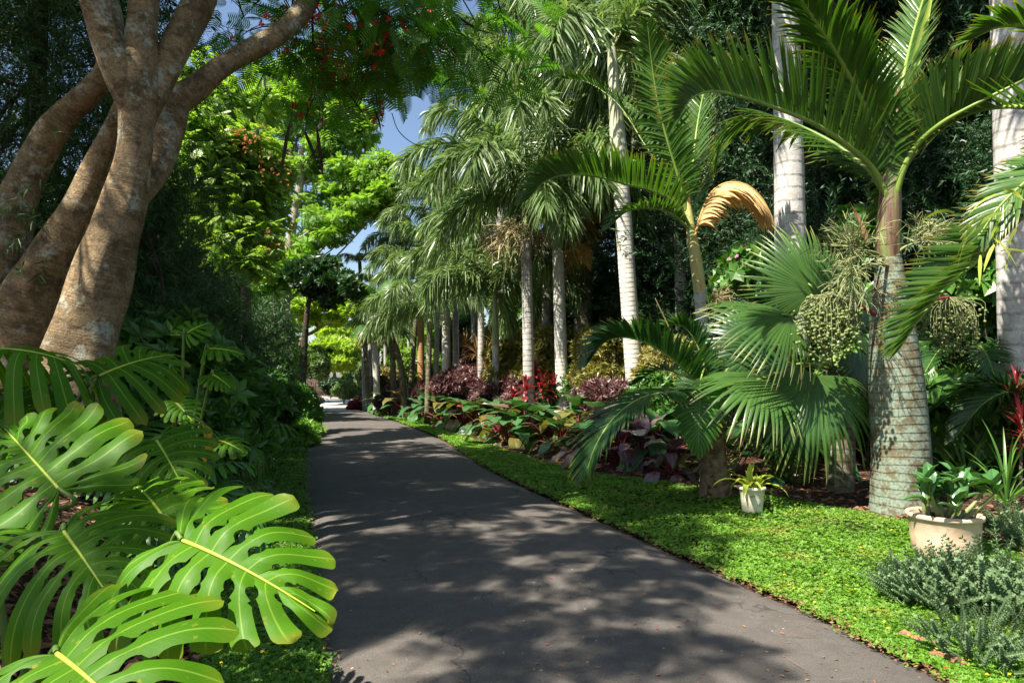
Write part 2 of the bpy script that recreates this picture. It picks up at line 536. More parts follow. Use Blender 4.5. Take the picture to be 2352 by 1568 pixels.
def shaft_mat(name, c1, c2, c3):
    """crownshaft: lengthwise colour streaks; UV.x around, UV.y metres up"""
    m, nt, out = new_mat(name)
    tc = nt.nodes.new('ShaderNodeTexCoord')
    mp = N_(nt, 'ShaderNodeMapping'); mp.inputs['Scale'].default_value = (14, 1.6, 1)
    nt.links.new(tc.outputs['UV'], mp.inputs['Vector'])
    n = noise(nt, mp.outputs[0], 1.0, 4, 0.6)
    col = ramp(nt, n, [(0.36, c1), (0.50, c2), (0.62, c3)])
    sp = noise(nt, tc.outputs['Object'], 22.0, 4, 0.7)
    col = mixc(nt, ramp(nt, sp, [(0.56, 0.0), (0.72, 0.6)]), col, tuple(x * 0.4 for x in c1))
    b = N_(nt, 'ShaderNodeBsdfPrincipled', Roughness=0.5)
    b.inputs['Specular IOR Level'].default_value = 0.35
    nt.links.new(col, b.inputs['Base Color'])
    bp = N_(nt, 'ShaderNodeBump', Strength=0.25, Distance=0.01)
    nt.links.new(n, bp.inputs['Height']); nt.links.new(bp.outputs[0], b.inputs['Normal'])
    nt.links.new(b.outputs[0], out.inputs[0])
    return m

M = {}
M['asphalt'] = asphalt_mat()
M['concrete'] = plain_mat('pale_concrete', (.46, .40, .36), (.58, .52, .47), 0.9, 3.0, 0.2)
M['mulch'] = soil_mat('bark_mulch', (.030, .017, .011), (.075, .042, .026), (.17, .105, .07))
M['turf_soil'] = soil_mat('strip_soil', (.022, .030, .010), (.040, .055, .015), (.085, .06, .035))
M['ground'] = soil_mat('garden_soil', (.022, .020, .010), (.035, .040, .014), (.06, .045, .025))
M['clover'] = leaf_mat('clover_leaf', (.085, .225, .016), (.180, .330, .032), 0.5, 0.38, dry=(.28, .30, .05))
M['clover_shaded'] = leaf_mat('clover_leaf_shaded', (.085, .225, .018), (.165, .315, .030), 0.5, 0.38)  # copy of the clover leaf with the left strip's shade put into its colour
M['yellow_petal'] = leaf_mat('yellow_petal', (.75, .48, .01), (.80, .58, .02), 0.6, 0.3, (1, 1, .5))
M['litter'] = leaf_mat('dry_litter', (.13, .055, .028), (.30, .17, .085), 0.8, 0.15, (1, .8, .6))
M['monstera'] = leaf_mat('split_leaf_green', (.044, .142, .003), (.062, .170, .005), 0.50, 0.36, (2.0, 1.75, .35), vein=(.24, .40, .05), vein_w=0.10, streak=0.07, tip=(.20, .22, .02), patch=0.75, patch_c=(.20, .22, .02), spec=0.16)
M['monstera_rib'] = plain_mat('split_leaf_rib', (.28, .38, .035), (.36, .42, .05), 0.45, 12, 0.05)
M['stalk'] = plain_mat('green_stalk', (.07, .14, .02), (.12, .19, .03), 0.5, 8, 0.05)
M['tan_stalk'] = plain_mat('tan_stalk', (.30, .24, .10), (.42, .33, .15), 0.6, 8, 0.1)
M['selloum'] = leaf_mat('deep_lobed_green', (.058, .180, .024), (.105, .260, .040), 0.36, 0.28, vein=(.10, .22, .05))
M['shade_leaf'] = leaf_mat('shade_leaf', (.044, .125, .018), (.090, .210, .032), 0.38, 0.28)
M['philo'] = leaf_mat('philodendron_green', (.022, .085, .026), (.060, .150, .050), 0.30, 0.22, vein=(.13, .22, .09), vein_w=0.10, streak=0.16)
M['philo_old'] = leaf_mat('philodendron_olive', (.080, .095, .020), (.16, .14, .035), 0.35, 0.28, vein=(.26, .26, .10), vein_w=0.10, streak=0.16)
M['philo_pale'] = leaf_mat('philodendron_underside', (.34, .29, .26), (.44, .38, .33), 0.5, 0.25, (1, .9, .8), vein=(.52, .45, .40), vein_w=0.1, streak=0.12)
M['philo_red'] = leaf_mat('philodendron_new_red', (.52, .05, .035), (.62, .09, .05), 0.35, 0.3, (1, .7, .6), vein=(.6, .2, .15))
M['red_stalk'] = plain_mat('red_stalk', (.15, .020, .025), (.28, .045, .055), 0.45, 10, 0.05)
M['purple_leaf'] = leaf_mat('purple_leaf', (.055, .030, .040), (.22, .15, .17), 0.38, 0.25, (1.3, .8, .8), vein=(.3, .2, .2))
M['foxtail'] = leaf_mat('foxtail_leaflet', (.075, .155, .045), (.240, .320, .130), 0.34, 0.34, (1.25, 1.35, .55), spec=0.45)
M['foxtail_rib'] = plain_mat('palm_rib', (.13, .17, .05), (.20, .24, .07), 0.5, 8, 0.05)
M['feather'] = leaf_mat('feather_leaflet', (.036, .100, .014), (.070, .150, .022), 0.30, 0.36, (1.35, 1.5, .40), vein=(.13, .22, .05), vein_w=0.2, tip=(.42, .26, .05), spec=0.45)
M['feather_dark'] = leaf_mat('feather_leaflet_deep', (.020, .065, .014), (.036, .100, .020), 0.36, 0.25, tip=(.20, .15, .04))  # darker leaflet copy; puts shade into the back fan leaves and shade palms
M['rib_green'] = plain_mat('frond_rib', (.13, .22, .035), (.22, .30, .06), 0.42, 6, 0.05)
M['dead_leaf'] = leaf_mat('orange_dry_frond', (.56, .38, .15), (.76, .56, .27), 0.65, 0.35, (1.05, .85, .5), tip=(.26, .13, .06))
M['skirt'] = leaf_mat('brown_dry_frond', (.14, .07, .035), (.24, .13, .07), 0.8, 0.15, (1, .8, .6))
M['fan'] = leaf_mat('fan_leaf', (.038, .098, .018), (.064, .138, .026), 0.34, 0.30, (1.3, 1.5, .5), vein=(.12, .25, .07), vein_w=0.16, tip=(.42, .38, .14), spec=0.5)
M['heart'] = leaf_mat('pleated_leaf', (.055, .165, .026), (.080, .200, .034), 0.34, 0.28, vein=(.12, .26, .06), vein_w=0.14, tip=(.32, .34, .06))
M['broad_bright'] = leaf_mat('bright_leaflet', (.165, .315, .040), (.340, .450, .120), 0.42, 0.50)
M['broad_mid'] = leaf_mat('mid_leaflet', (.130, .270, .030), (.275, .400, .080), 0.42, 0.48)
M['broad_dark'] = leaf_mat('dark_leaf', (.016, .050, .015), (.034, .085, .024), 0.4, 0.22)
M['broad_lime'] = leaf_mat('lime_leaf', (.24, .38, .04), (.40, .50, .075), 0.5, 0.45)
M['bipinnate'] = leaf_mat('flame_tree_leaf', (.055, .170, .016), (.110, .250, .028), 0.45, 0.52)
M['podocarp'] = leaf_mat('weeping_needle', (.018, .062, .012), (.045, .115, .020), 0.45, 0.25)
M['pine'] = leaf_mat('pine_needle', (.013, .050, .016), (.038, .095, .030), 0.5, 0.2)
M['willow'] = leaf_mat('grey_green_leaf', (.085, .155, .055), (.15, .22, .08), 0.5, 0.35)
M['croton'] = leaf_mat('yellow_croton', (.100, .105, .016), (.260, .235, .038), 0.42, 0.3, (1.3, 1.2, .4))
M['croton_pale'] = leaf_mat('cream_croton', (.19, .18, .04), (.33, .30, .09), 0.45, 0.3, (1.1, 1, .6))
M['maroon'] = leaf_mat('maroon_leaf', (.038, .016, .017), (.17, .075, .070), 0.4, 0.25, (1.3, .7, .6))
M['red_cordy'] = leaf_mat('red_cordyline', (.10, .010, .018), (.36, .050, .050), 0.36, 0.35, (1.3, .5, .5))
M['spiky'] = leaf_mat('russet_spike', (.20, .10, .045), (.36, .22, .085), 0.5, 0.25, (1.1, .9, .6))
M['silver'] = leaf_mat('silver_leaf', (.088, .155, .060), (.160, .240, .110), 0.6, 0.25, (1, 1.1, .8))
M['brom'] = leaf_mat('bromeliad_leaf', (.27, .36, .035), (.42, .46, .085), 0.34, 0.35, (1.2, 1.2, .4), vein=(.22, .33, .04), vein_w=0.5)
M['paddle'] = leaf_mat('paddle_leaf', (.035, .120, .030), (.075, .185, .055), 0.28, 0.22, vein=(.10, .22, .06), vein_w=0.1)
M['red_flower'] = leaf_mat('red_petal', (.58, .020, .022), (.72, .060, .030), 0.5, 0.35, (1.2, .5, .4))
M['rust_flower'] = leaf_mat('rust_blossom', (.55, .18, .08), (.70, .36, .16), 0.6, 0.3, (1, .8, .6))
M['pod'] = plain_mat('dark_pod', (.030, .017, .012), (.075, .04, .025), 0.55, 8, 0.1)
M['flame_bark'] = bark_mat('flame_tree_bark', (.120, .080, .036), (.285, .200, .105), (.36, .37, .29), 0.8, (5, 11))
M['pale_bark'] = bark_mat('pale_branch_bark', (.22, .18, .13), (.42, .36, .28), (.5, .48, .42), 0.5)
M['grey_bark'] = bark_mat('grey_bark', (.12, .09, .06), (.24, .19, .13), (.35, .34, .3), 0.5)
M['dark_bark'] = bark_mat('dark_bark', (.045, .032, .022), (.09, .065, .045), (.2, .2, .17), 0.4)
M['white_trunk'] = palm_trunk_mat('white_palm_trunk', (.44, .41, .34), (.66, .62, .54), 0.07, 0.10, 0.3, (.60, .60, .55), (.16, .14, .11))
M['grey_trunk'] = palm_trunk_mat('grey_palm_trunk', (.27, .25, .21), (.42, .40, .35), 0.28, 0.13, 0.35, (.50, .50, .46), (.10, .095, .085))
M['royal_trunk'] = palm_trunk_mat('royal_palm_trunk', (.36, .34, .31), (.50, .48, .44), 0.55, 0.22, 0.3, (.54, .54, .50), (.17, .155, .14))
M['mossy_trunk'] = palm_trunk_mat('mossy_palm_trunk', (.10, .085, .055), (.19, .16, .10), 0.5, 0.14, 0.1, (.30, .30, .24), (.04, .035, .02), (.075, .085, .025))
M['orange_trunk'] = palm_trunk_mat('orange_palm_trunk', (.34, .17, .06), (.46, .25, .10), 0.6, 0.10, 0.1, (.4, .3, .2), (.14, .07, .03))
M['spindle_trunk'] = palm_trunk_mat('spindle_palm_trunk', (.085, .074, .042), (.175, .150, .090), 0.12, 0.085, 0.6, (.20, .26, .20), (.075, .055, .030))
M['shaft_pale'] = shaft_mat('pale_crownshaft', (.30, .33, .16), (.46, .47, .30), (.54, .54, .40))
M['shaft_green'] = shaft_mat('green_crownshaft', (.16, .20, .075), (.26, .30, .13), (.34, .36, .19))
M['shaft_grey'] = shaft_mat('grey_crownshaft', (.19, .21, .15), (.27, .29, .21), (.34, .35, .27))
M['shaft_red'] = shaft_mat('red_crownshaft', (.080, .028, .024), (.14, .100, .052), (.14, .19, .05))
M['shaft_orange'] = shaft_mat('orange_crownshaft', (.42, .24, .09), (.45, .42, .16), (.28, .36, .11))
M['flower_tan'] = plain_mat('tan_flower_stalk', (.28, .23, .11), (.40, .34, .18), 0.7, 10, 0.05)
M['flower_orange'] = plain_mat('orange_flower_stalk', (.46, .27, .07), (.60, .38, .12), 0.7, 10, 0.05)
M['flower_green'] = plain_mat('green_flower_stalk', (.17, .20, .075), (.27, .29, .13), 0.7, 10, 0.05)
M['fruit'] = plain_mat('green_fruit', (.11, .145, .042), (.21, .25, .088), 0.45, 30, 0.0)
M['spathe'] = plain_mat('russet_spathe', (.30, .13, .07), (.42, .22, .12), 0.6, 10, 0.1)
M['leafbase'] = plain_mat('dry_leaf_base', (.16, .10, .055), (.34, .24, .14), 0.85, 14, 0.3)
M['pot_white'] = plain_mat('cream_pot', (.60, .55, .40), (.74, .70, .56), 0.55, 7, 0.05, 0.4, spots=(11.0, .62, (.34, .28, .17)))
M['pot_terra'] = plain_mat('pale_terracotta', (.52, .36, .24), (.66, .50, .36), 0.8, 9, 0.15, 0.2, spots=(5.0, .58, (.52, .44, .32)))
M['soil'] = plain_mat('potting_soil', (.03, .022, .015), (.07, .05, .03), 0.95, 40, 0.6)
M['edging'] = plain_mat('red_edging_stone', (.22, .10, .06), (.34, .17, .10), 0.9, 12, 0.5)

# ------------------------------------------------------------------ plant builders
T_PIN = tpl_pinnate(6, 0.36, 0.27)
T_PIN_SMALL = tpl_pinnate(5, 0.34, 0.3)
T_BIP = tpl_bipinnate()
T_ROS = tpl_rosette(6, 0.24, 0.5, 1)
T_ROSW = tpl_rosette(6, 0.40, 0.3, 2)
T_ROSN = tpl_rosette(9, 0.11, 0.9, 3)
T_NEED = tpl_needles(16, 0.016, 0.32, 1)
T_NEEDP = tpl_needles(34, 0.011, 0.11, 5, 0.16)
T_CLOV = tpl_clover()
T_LEAF = tpl_leaf(0.25)

def clump_points(g, clumps, shell=0.55):
    """clumps: (cx, cy, cz, rx, ry, rz, n) -> points and outward directions"""
    Ps, Ds = [], []
    for cx, cy, cz, rx, ry, rz, n in clumps:
        n = int(n)
        d = nrm(g.normal(size=(n, 3)))
        # lumpy surface: the radius wanders with direction
        ph = g.uniform(0, 6.3, 4)
        wob = 1 + 0.16 * np.sin(3.1 * d[:, 0] + ph[0]) + 0.16 * np.sin(4.3 * d[:, 1] + ph[1]) + 0.14 * np.sin(5.2 * d[:, 2] + ph[2])
        r = (shell + (1 - shell) * g.random(n) ** 0.6) * wob
        Ps.append(np.array([cx, cy, cz]) + d * r[:, None] * np.array([rx, ry, rz]))
        Ds.append(nrm(d * np.array([1 / rx, 1 / ry, 1 / rz])))
    return np.concatenate(Ps), np.concatenate(Ds)

def foliage(mb, tpl, g, clumps, size, out=0.6, down=0.1, flat=0.8, jit=0.6, mi=0, shell=0.55):
    p, d = clump_points(g, clumps, shell)
    n = len(p)
    y = nrm(out * d + jit * g.normal(size=(n, 3)) * np.array([1, 1, .6]) + np.array([0, 0, -down]))
    z = nrm(np.array([0, 0, flat]) + (1 - flat) * d + 0.35 * g.normal(size=(n, 3)))
    V, F, U = scatter(tpl, p, y, z, size * g.uniform(.65, 1.25, n))
    mb.add(V, F, mi, U)
    return mb

def wiggly(a, b, n, amp, g, sag=0.0):
    a, b = np.asarray(a, float), np.asarray(b, float)
    t = np.linspace(0, 1, n)[:, None]
    q = a * (1 - t) + b * t
    q = q + amp * np.linalg.norm(b - a) * g.normal(size=(n, 3)) * np.sin(PI * t) 
    q[:, 2] -= (sag * np.sin(PI * t)).ravel()
    return q

def tree(name, label, base, trunk, clumps, tpl, size, leafm, barkm, seed=1, group=None, cat='tree', limb_r=0.05, twigs=4, crown='crown',
         out=0.6, down=0.1, flat=0.8, extra=None, jit=0.6, shell=0.55, fork=None):
    """trunk: list of (x, y, z, r) polylines in world space; limbs run from the first trunk to every clump"""
    g = rng(seed)
    root = thing(name, label, cat, base, group)
    tb = MB()
    allp = []
    for tr in trunk:
        q = spline(tr, max(8, 4 * len(tr)))
        add_tube(tb, q[:, :3], np.maximum(q[:, 3], .008), 10, 0, 0.06, seed)
        allp.append(q)
    allp = np.concatenate(allp)
    lo = allp[:, 2].min(); hi = allp[:, 2].max()
    cand = allp[allp[:, 2] > lo + (hi - lo) * (0.45 if fork is None else fork)]
    for c in clumps:
        cc = np.array(c[:3])
        k = np.argmin(np.linalg.norm(cand[:, :3] - cc, axis=1) + 0.6 * np.maximum(0, cand[:, 2] - cc[2] + 0.3))
        st = cand[k, :3]
        q = spline(wiggly(st, cc, 5, 0.05, g, -0.12), 9)
        r0 = min(limb_r, cand[k, 3] * 0.75)
        add_tube(tb, q, np.linspace(r0, r0 * 0.3, 9), 6)
        for w in range(twigs):
            e = cc + g.normal(size=3) * np.array(c[3:6]) * 0.6
            s = q[g.integers(4, 9)]
            add_tube(tb, spline(wiggly(s, e, 4, .06, g), 6), np.linspace(r0 * 0.32, 0.004, 6), 4)
    tb.build('trunk', barkm, root)
    mb = MB()
    foliage(mb, tpl, g, clumps, size, out, down, flat, jit, 0, shell)
    mb.build(crown, leafm, root, smooth=False)
    return root

def shrub(name, label, base, clumps, tpl, size, leafm, seed=1, group=None, cat='shrub', stems=6, stemm=None, out=0.7, down=-0.2, flat=0.5, shell=0.6):
    g = rng(seed)
    root = thing(name, label, cat, base, group)
    mb = MB(); foliage(mb, tpl, g, clumps, size, out, down, flat, 0.5, 0, shell)
    mb.build('foliage', leafm, root, smooth=False)
    sb = MB()
    for i in range(stems):
        c = clumps[i % len(clumps)]
        e = np.array(c[:3]) + g.normal(size=3) * np.array(c[3:6]) * .4
        b = np.array(base) + np.array([g.normal() * .08, g.normal() * .08, 0])
        add_tube(sb, spline(wiggly(b, e, 4, .06, g), 7), np.linspace(.022, .006, 7), 5)
    sb.build('stem', stemm or M['dark_bark'], root)
    return root

# ---- foxtail palms
def frond_curve(L, el0, drop, n=26, side=0.0, p=1.45):
    t = np.linspace(0, 1, n)
    el = rad(el0) - rad(drop) * t ** p
    dx = np.cos(el); dz = np.sin(el)
    ds = L / (n - 1)
    x = np.concatenate([[0], np.cumsum(dx[:-1])]) * ds; z = np.concatenate([[0], np.cumsum(dz[:-1])]) * ds
    y = side * t ** 2
    return np.stack([x, y, z], -1)

def foxtail_frond(seed, L=2.6, el0=55, drop=110, ll=0.54, nl=330, w=0.020, r0=0.028):
    g = rng(seed)
    C = frond_curve(L, el0, drop, 30, g.uniform(-.25, .25))
    T, Nn, B = frames(C)
    t = np.sort(g.uniform(0.10, 1.0, nl))
    idx = t * 29; i = np.minimum(idx.astype(int), 28); f = (idx - i)[:, None]
    b = C[i] * (1 - f) + C[i + 1] * f
    a = g.uniform(0, 2 * PI, nl)
    R = np.cos(a)[:, None] * Nn[i] + np.sin(a)[:, None] * B[i]
    d = nrm(R * 0.95 + T[i] * (0.45 + 0.5 * t[:, None]) + np.array([0, 0, -0.12]))
    l = ll * (0.55 + 0.75 * np.sin(PI * np.clip(0.08 + 0.82 * t, 0, 1))) * g.uniform(.75, 1.1, nl)
    mb = MB()
    V, F, U = strips(b, d, l, w, nrm(T[i] * .6 + g.normal(size=(nl, 3)) * .7), g.uniform(.35, .80, nl), (0.7, 1.0, 0.75, 0.05))
    mb.add(V, F, 0, U)
    add_tube(mb, C, np.linspace(r0, 0.006, 30), 5, 1)
    return mb.mesh('frond', [M['foxtail'], M['foxtail_rib']])

FOX = [foxtail_frond(11, 3.0, 74, 90), foxtail_frond(12, 3.2, 60, 100), foxtail_frond(13, 3.2, 46, 100), foxtail_frond(14, 3.1, 33, 98),
       foxtail_frond(15, 2.9, 18, 88), foxtail_frond(16, 2.6, 0, 75)]

def spray_stalk(mb, g, origin, axis, L, n, up, droop=0.5, w=0.006, spread=0.8, sub=5):
    """branched flower or fruit stalk: n thin drooping rays"""
    axis = nrm(axis)
    d = nrm(axis + spread * g.normal(size=(n, 3)))
    B = origin + axis * L * 0.35 * g.random((n, 1))
    l = L * g.uniform(.55, 1.0, n)
    V, F, U = strips(B, d, l, w, g.normal(size=(n, 3)), droop * g.uniform(.5, 1.3, n), (1, 1, .9, .7, .5))
    mb.add(V, F, 0, U)
    for k in range(sub):
        t = g.uniform(.3, .9, n)[:, None]
        b2 = B + d * l[:, None] * t; b2[:, 2] -= droop * l * t[:, 0] ** 2
        d2 = nrm(d + g.normal(size=(n, 3)) * .7)
        V, F, U = strips(b2, d2, l * g.uniform(.2, .4, n), w * .8, g.normal(size=(n, 3)), droop * .8, (1, .9, .6))
        mb.add(V, F, 0, U)
    return mb

def foxtail_palm(label, base, top, r0, r1, shaft_len, trunkm, shaftm, seed, n=10, scale=1.0, group='foxtail palms lining the path', flower=None, name='foxtail_palm', low=5, bend=0.0, spear=True, az0=None, r_shaft=None):
    g = rng(seed)
    base, top = np.asarray(base, float), np.asarray(top, float)
    root = thing(name, label, 'palm tree', base, group)
    axis = nrm(top - base); H = np.linalg.norm(top - base)
    sb = top - axis * shaft_len
    mid = (base + sb) / 2 + np.array([bend, 0, 0])
    q = spline([base - axis * .1, base + axis * .25, mid, sb], 26)
    rr = np.interp(np.linspace(0, 1, 26), [0, .06, .2, 1], [r0 * 1.22, r0 * 1.05, r0, r1])
    mb = MB(); add_tube(mb, q, rr, 18, 0, 0.012, seed); mb.build('trunk', trunkm, root)
    rs = r_shaft or r1 * 0.95
    q = spline([sb - axis * .02, sb + axis * shaft_len * .3, top], 12)
    mb = MB(); add_tube(mb, q, np.interp(np.linspace(0, 1, 12), [0, .12, .5, 1], [r1 * 1.02, rs * 1.15, rs, rs * .55]), 14); mb.build('crownshaft', shaftm, root)
    loc = top - base
    for k in range(n):
        v = min(5, int(k * 6 / n)) if low >= 5 else min(low, int(k * (low + 1) / n))
        az = (g.uniform(0, 2 * PI) if az0 is None else az0) + k * 2.39996 + g.uniform(-.25, .25)
        o = link('frond', FOX[v], root, loc + axis * 0.0 - axis * 0.05 * (k / n), (g.uniform(-.12, .12), g.uniform(-.10, .10), az), scale * g.uniform(.9, 1.1))
    if flower:
        mat, rr_, side = flower
        for sgn in side:
            mb = MB(); st = sb + np.array([0, 0, -.05])
            ax = nrm(arr(sgn[0], sgn[1], 0.15))
            add_tube(mb, spline([st, st + ax * .25, st + ax * .5 + arr(0, 0, .02)], 6), np.linspace(.03, .015, 6), 6)
            spray_stalk(mb, g, st + ax * .35, ax, rr_, 60, None, 0.45, 0.009, .75, 5)
            mb.build('flower_stalk', mat, root)
    return root

# ---- feather fronds placed along a curve
def pinnate(curve, nl, l0, w, t0=0.12, ang=(70, 25), vee=35, droop=0.15, g=None, up=(0, 0, 1), sides=(1, -1), prof=(0.5, 1, .95, .6, .04), lprof=None, tw=0.0, fold=0.25, grav=(0, 0, -1.0)):
    """two rows of leaflets along curve (n, 3)"""
    C = np.asarray(curve, float); n = len(C)
    T = nrm(np.gradient(C, axis=0))
    up = np.asarray(up, float)
    S = nrm(np.cross(T, up)); U_ = np.cross(S, T)
    out = []
    for sgn in sides:
        t = np.linspace(t0, 1.0, nl) + g.normal(size=nl) * 0.002
        t = np.clip(t, 0, 1)
        idx = t * (n - 1); i = np.minimum(idx.astype(int), n - 2); f = (idx - i)[:, None]
        b = C[i] * (1 - f) + C[i + 1] * f
        Ti, Si, Ui = T[i], S[i], U_[i]
        a = np.radians(np.interp(t, [t0, 1], ang) + g.normal(size=nl) * 2.5)[:, None]
        ve = np.radians(vee + g.normal(size=nl) * 4)[:, None]
        lat = Si * sgn * np.cos(ve) + Ui * np.sin(ve)
        d = Ti * np.cos(a) + lat * np.sin(a)
        if lprof is None: l = l0 * np.interp((t - t0) / (1 - t0), [0, .12, .4, .75, 1], [.45, .85, 1.0, .75, .32])
        else: l = l0 * np.interp((t - t0) / (1 - t0), lprof[0], lprof[1])
        l = l * g.uniform(.94, 1.04, nl)
        nn = nrm(np.cross(lat, Ti) * -sgn + 0.10 * g.normal(size=(nl, 3)))
        out.append(strips(b, d, l, w * (0.55 + 0.45 * l / l0), nn, droop * g.uniform(.6, 1.4, nl), prof, fold, grav))
    return out

def feather_frond(root, pts, nl, l0, w, mats, seed, rib=(0.022, 0.006), name='frond', nsp=40, torn=0, **kw):
    g = rng(seed)
    C = spline(pts, nsp)
    mb = MB()
    for V, F, U in pinnate(C, nl, l0, w, g=g, **kw):
        mb.add(V, F, 0, U)
    f = mb.build(name, mats[0], root)
    rb = MB(); add_tube(rb, C, np.linspace(rib[0], rib[1], nsp), 8)
    r = rb.build('rachis', mats[1], f)
    return f

# ---- fan leaves
def fan_leaf(R=1.0, nseg=44, spread=135, split=0.55, droop=0.25, fold=0.18, seed=0, tipdroop=0.35, rim=0.0):
    g = rng(seed)
    th = np.radians(np.linspace(-spread, spread, nseg + 1))
    Vs, Fs, Us, n = [], [], [], 0
    rs = np.array([0.015, .15, .30, .45, split, .70, .82, .92, 1.0])
    wf = np.array([1, 1, 1, 1, 1, .80, .55, .30, .03])
    for i in range(nseg):
        m = (th[i] + th[i + 1]) / 2; hd = (th[i + 1] - th[i]) / 2
        ln = R * (0.72 + 0.28 * math.cos(m)) * (g.uniform(.92, 1.03) if g.random() > .07 else g.uniform(.62, .85))
        jt = g.normal() * .035; tz = g.normal() * .05
        td = tipdroop * g.uniform(.5, 1.6)
        rows = []
        for k, (r, w) in enumerate(zip(rs, wf)):
            sp = max(0.0, r - split)
            # beyond the split the segment narrows about its own middle line
            rw = min(r, split + sp * 0.5)
            for c in (-1, 0, 1):
                off = c * w * hd * rw * ln
                mm = m + jt * sp * 2.2
                x = math.sin(mm) * r * ln + math.cos(m) * off
                y = math.cos(mm) * r * ln - math.sin(m) * off
                z = (0.32 * hd * min(r, split) * ln if c == 0 else 0.0)
                z -= droop * (r * ln) ** 2 / R + fold * abs(x) * (0.4 + 0.6 * r) + td * sp ** 2 * 2.2 * R + tz * sp - rim * (r ** 3)
                rows.append((x, y, z))
        Vs.append(rows)
        k = np.arange(len(rs) - 1)[:, None] * 3; j = np.arange(2)[None]
        Fs.append(np.stack([k + j, k + j + 1, k + 3 + j + 1, k + 3 + j], -1).reshape(-1, 4) + n)
        Us.append([(c, r) for r in rs for c in (0, .5, 1)])
        n += len(rows)
    return np.array(Vs).reshape(-1, 3), np.concatenate(Fs), np.array(Us).reshape(-1, 2)

# ---- lobed leaves (split-leaf plants)
def lobed_leaf(n=9, ts=0.5, gap=0.30, hole=0.30, width=0.55, seed=0, rows=30, cols=6, backs=150, kx=0.35, ky=0.25, vee=0.12, lobe_droop=0.12, pleat=0.02, tip=0.34, round_=0.14, wavy=0.015, sweep=0.30, lv=0.0):
    """leaf of length about 1 along +Y; the stalk joins at the origin. n lobes to a side"""
    g = rng(seed)
    Vs, Fs, Us, cnt = [], [], [], 0
    tj = np.linspace(0, 1, rows)
    cc = np.linspace(-1, 1, cols)
    for sgn in (-1, 1):
        for i in range(n):
            hd = (1.0 / n) / 2; sc = (i + .5) / n
            th = g.uniform(.20, .30); hl = g.uniform(.06, .10)
            th2 = g.uniform(.36, .42); has2 = hole > 0 and 0.2 < sc < .85 and g.random() < .6
            hs = hole * g.uniform(.5, 1.25) if 0.12 < sc < 0.92 else 0.0
            tsi = ts * g.uniform(.85, 1.15) if sc > .1 else ts * .9
            gp = gap * g.uniform(.8, 1.25)
            w = np.ones(rows)
            inh = np.abs(tj - th) < hl
            w[inh] -= hs * np.sqrt(np.maximum(0, 1 - ((tj[inh] - th) / hl) ** 2))
            if has2:
                in2 = np.abs(tj - th2) < .04
                w[in2] -= hs * .55 * np.sqrt(np.maximum(0, 1 - ((tj[in2] - th2) / .04) ** 2))
            out = tj > tsi
            w[out] -= gp * np.minimum(1, (tj[out] - tsi) / 0.10) ** 0.5
            e = tj > 1 - round_
            w[e] *= np.sqrt(np.maximum(0.02, 1 - ((tj[e] - (1 - round_)) / round_) ** 2))
            ld = lobe_droop * g.uniform(.3, 2.1); lw = g.uniform(.93 - lv, 1.05); tw = g.normal() * .05
            ph = g.uniform(0, 6.3)
            grid = []
            for r in range(rows):
                t = tj[r]
                s = sc + cc * w[r] * hd
                y0 = np.maximum(0, (s - .22) / .78) ** 1.0 * 0.86
                a0 = np.radians(np.interp(s, [0, .12, .25, .5, .8, 1.0], [backs, 134, 112, 86, 52, 6]))
                Lf = width * np.interp(s, [0, .1, .25, .5, .8, 1.0], [.72, .95, 1.05, 1.0, .74, tip]) * lw
                a = a0 - sweep * t * (a0 > rad(12))
                x = sgn * np.sin(a) * t * Lf
                y = y0 + np.cos(a) * t * Lf
                z = vee * np.abs(x) - kx * x ** 2 - ky * (y - .25) ** 2 - ld * t ** 2.5 * Lf
                z = z + pleat * (1 - (cc * w[r]) ** 2) * min(1, 5 * t) + wavy * math.sin(7 * t + ph) * t + tw * cc * hd * t * 4
                grid.append(np.stack([x, y, z], -1))
            Vs.append(np.array(grid).reshape(-1, 3))
            k = np.arange(rows - 1)[:, None] * cols; j = np.arange(cols - 1)[None]
            q = np.stack([k + j, k + j + 1, k + cols + j + 1, k + cols + j], -1).reshape(-1, 4)
            if sgn > 0: q = q[:, ::-1]
            Fs.append(q + cnt); cnt += rows * cols
            Us.append(np.stack([np.broadcast_to((cc * .5 + .5)[None], (rows, cols)), np.broadcast_to(tj[:, None], (rows, cols))], -1).reshape(-1, 2))
    V = np.concatenate(Vs)
    yy = np.linspace(0, .98, 16)
    rib = np.stack([0 * yy, yy, -ky * (yy - .25) ** 2 + 0.006], -1)
    return (V, np.concatenate(Fs), np.concatenate(Us)), rib

def put(V, pos, y, z, s):
    X, Y, Z = frame_of(np.asarray(y, float), np.asarray(z, float))
    return np.asarray(pos, float) + s * (V[:, 0:1] * X + V[:, 1:2] * Y + V[:, 2:3] * Z)

def split_leaf(root, pos, tipdir, normal, size, ground, seed, leafm, ribm, n=9, rib_r=0.007, stalk_r=0.011, **kw):
    (V, F, U), rib = lobed_leaf(n=n, seed=seed, **kw)
    mb = MB()
    mb.add(put(V, pos, tipdir, normal, size), F, 0, U)
    add_tube(mb, put(rib, pos, tipdir, normal, size), np.linspace(rib_r, rib_r * .3, len(rib)), 6, 1)
    lf = mb.build('leaf', [leafm, ribm], root)
    X, Y, Z = frame_of(np.asarray(tipdir, float), np.asarray(normal, float))
    p0 = np.asarray(pos, float); gr = np.asarray(ground, float)
    m1 = p0 - Y * 0.12 * size - Z * 0.08 * size
    m2 = (m1 + gr) / 2 + np.array([0, 0, .12])
    sb = MB(); add_tube(sb, spline([gr, m2, m1, p0], 14), np.linspace(stalk_r * 1.3, stalk_r * .7, 14), 7)
    sb.build('stalk', M['stalk'], lf)
    return lf

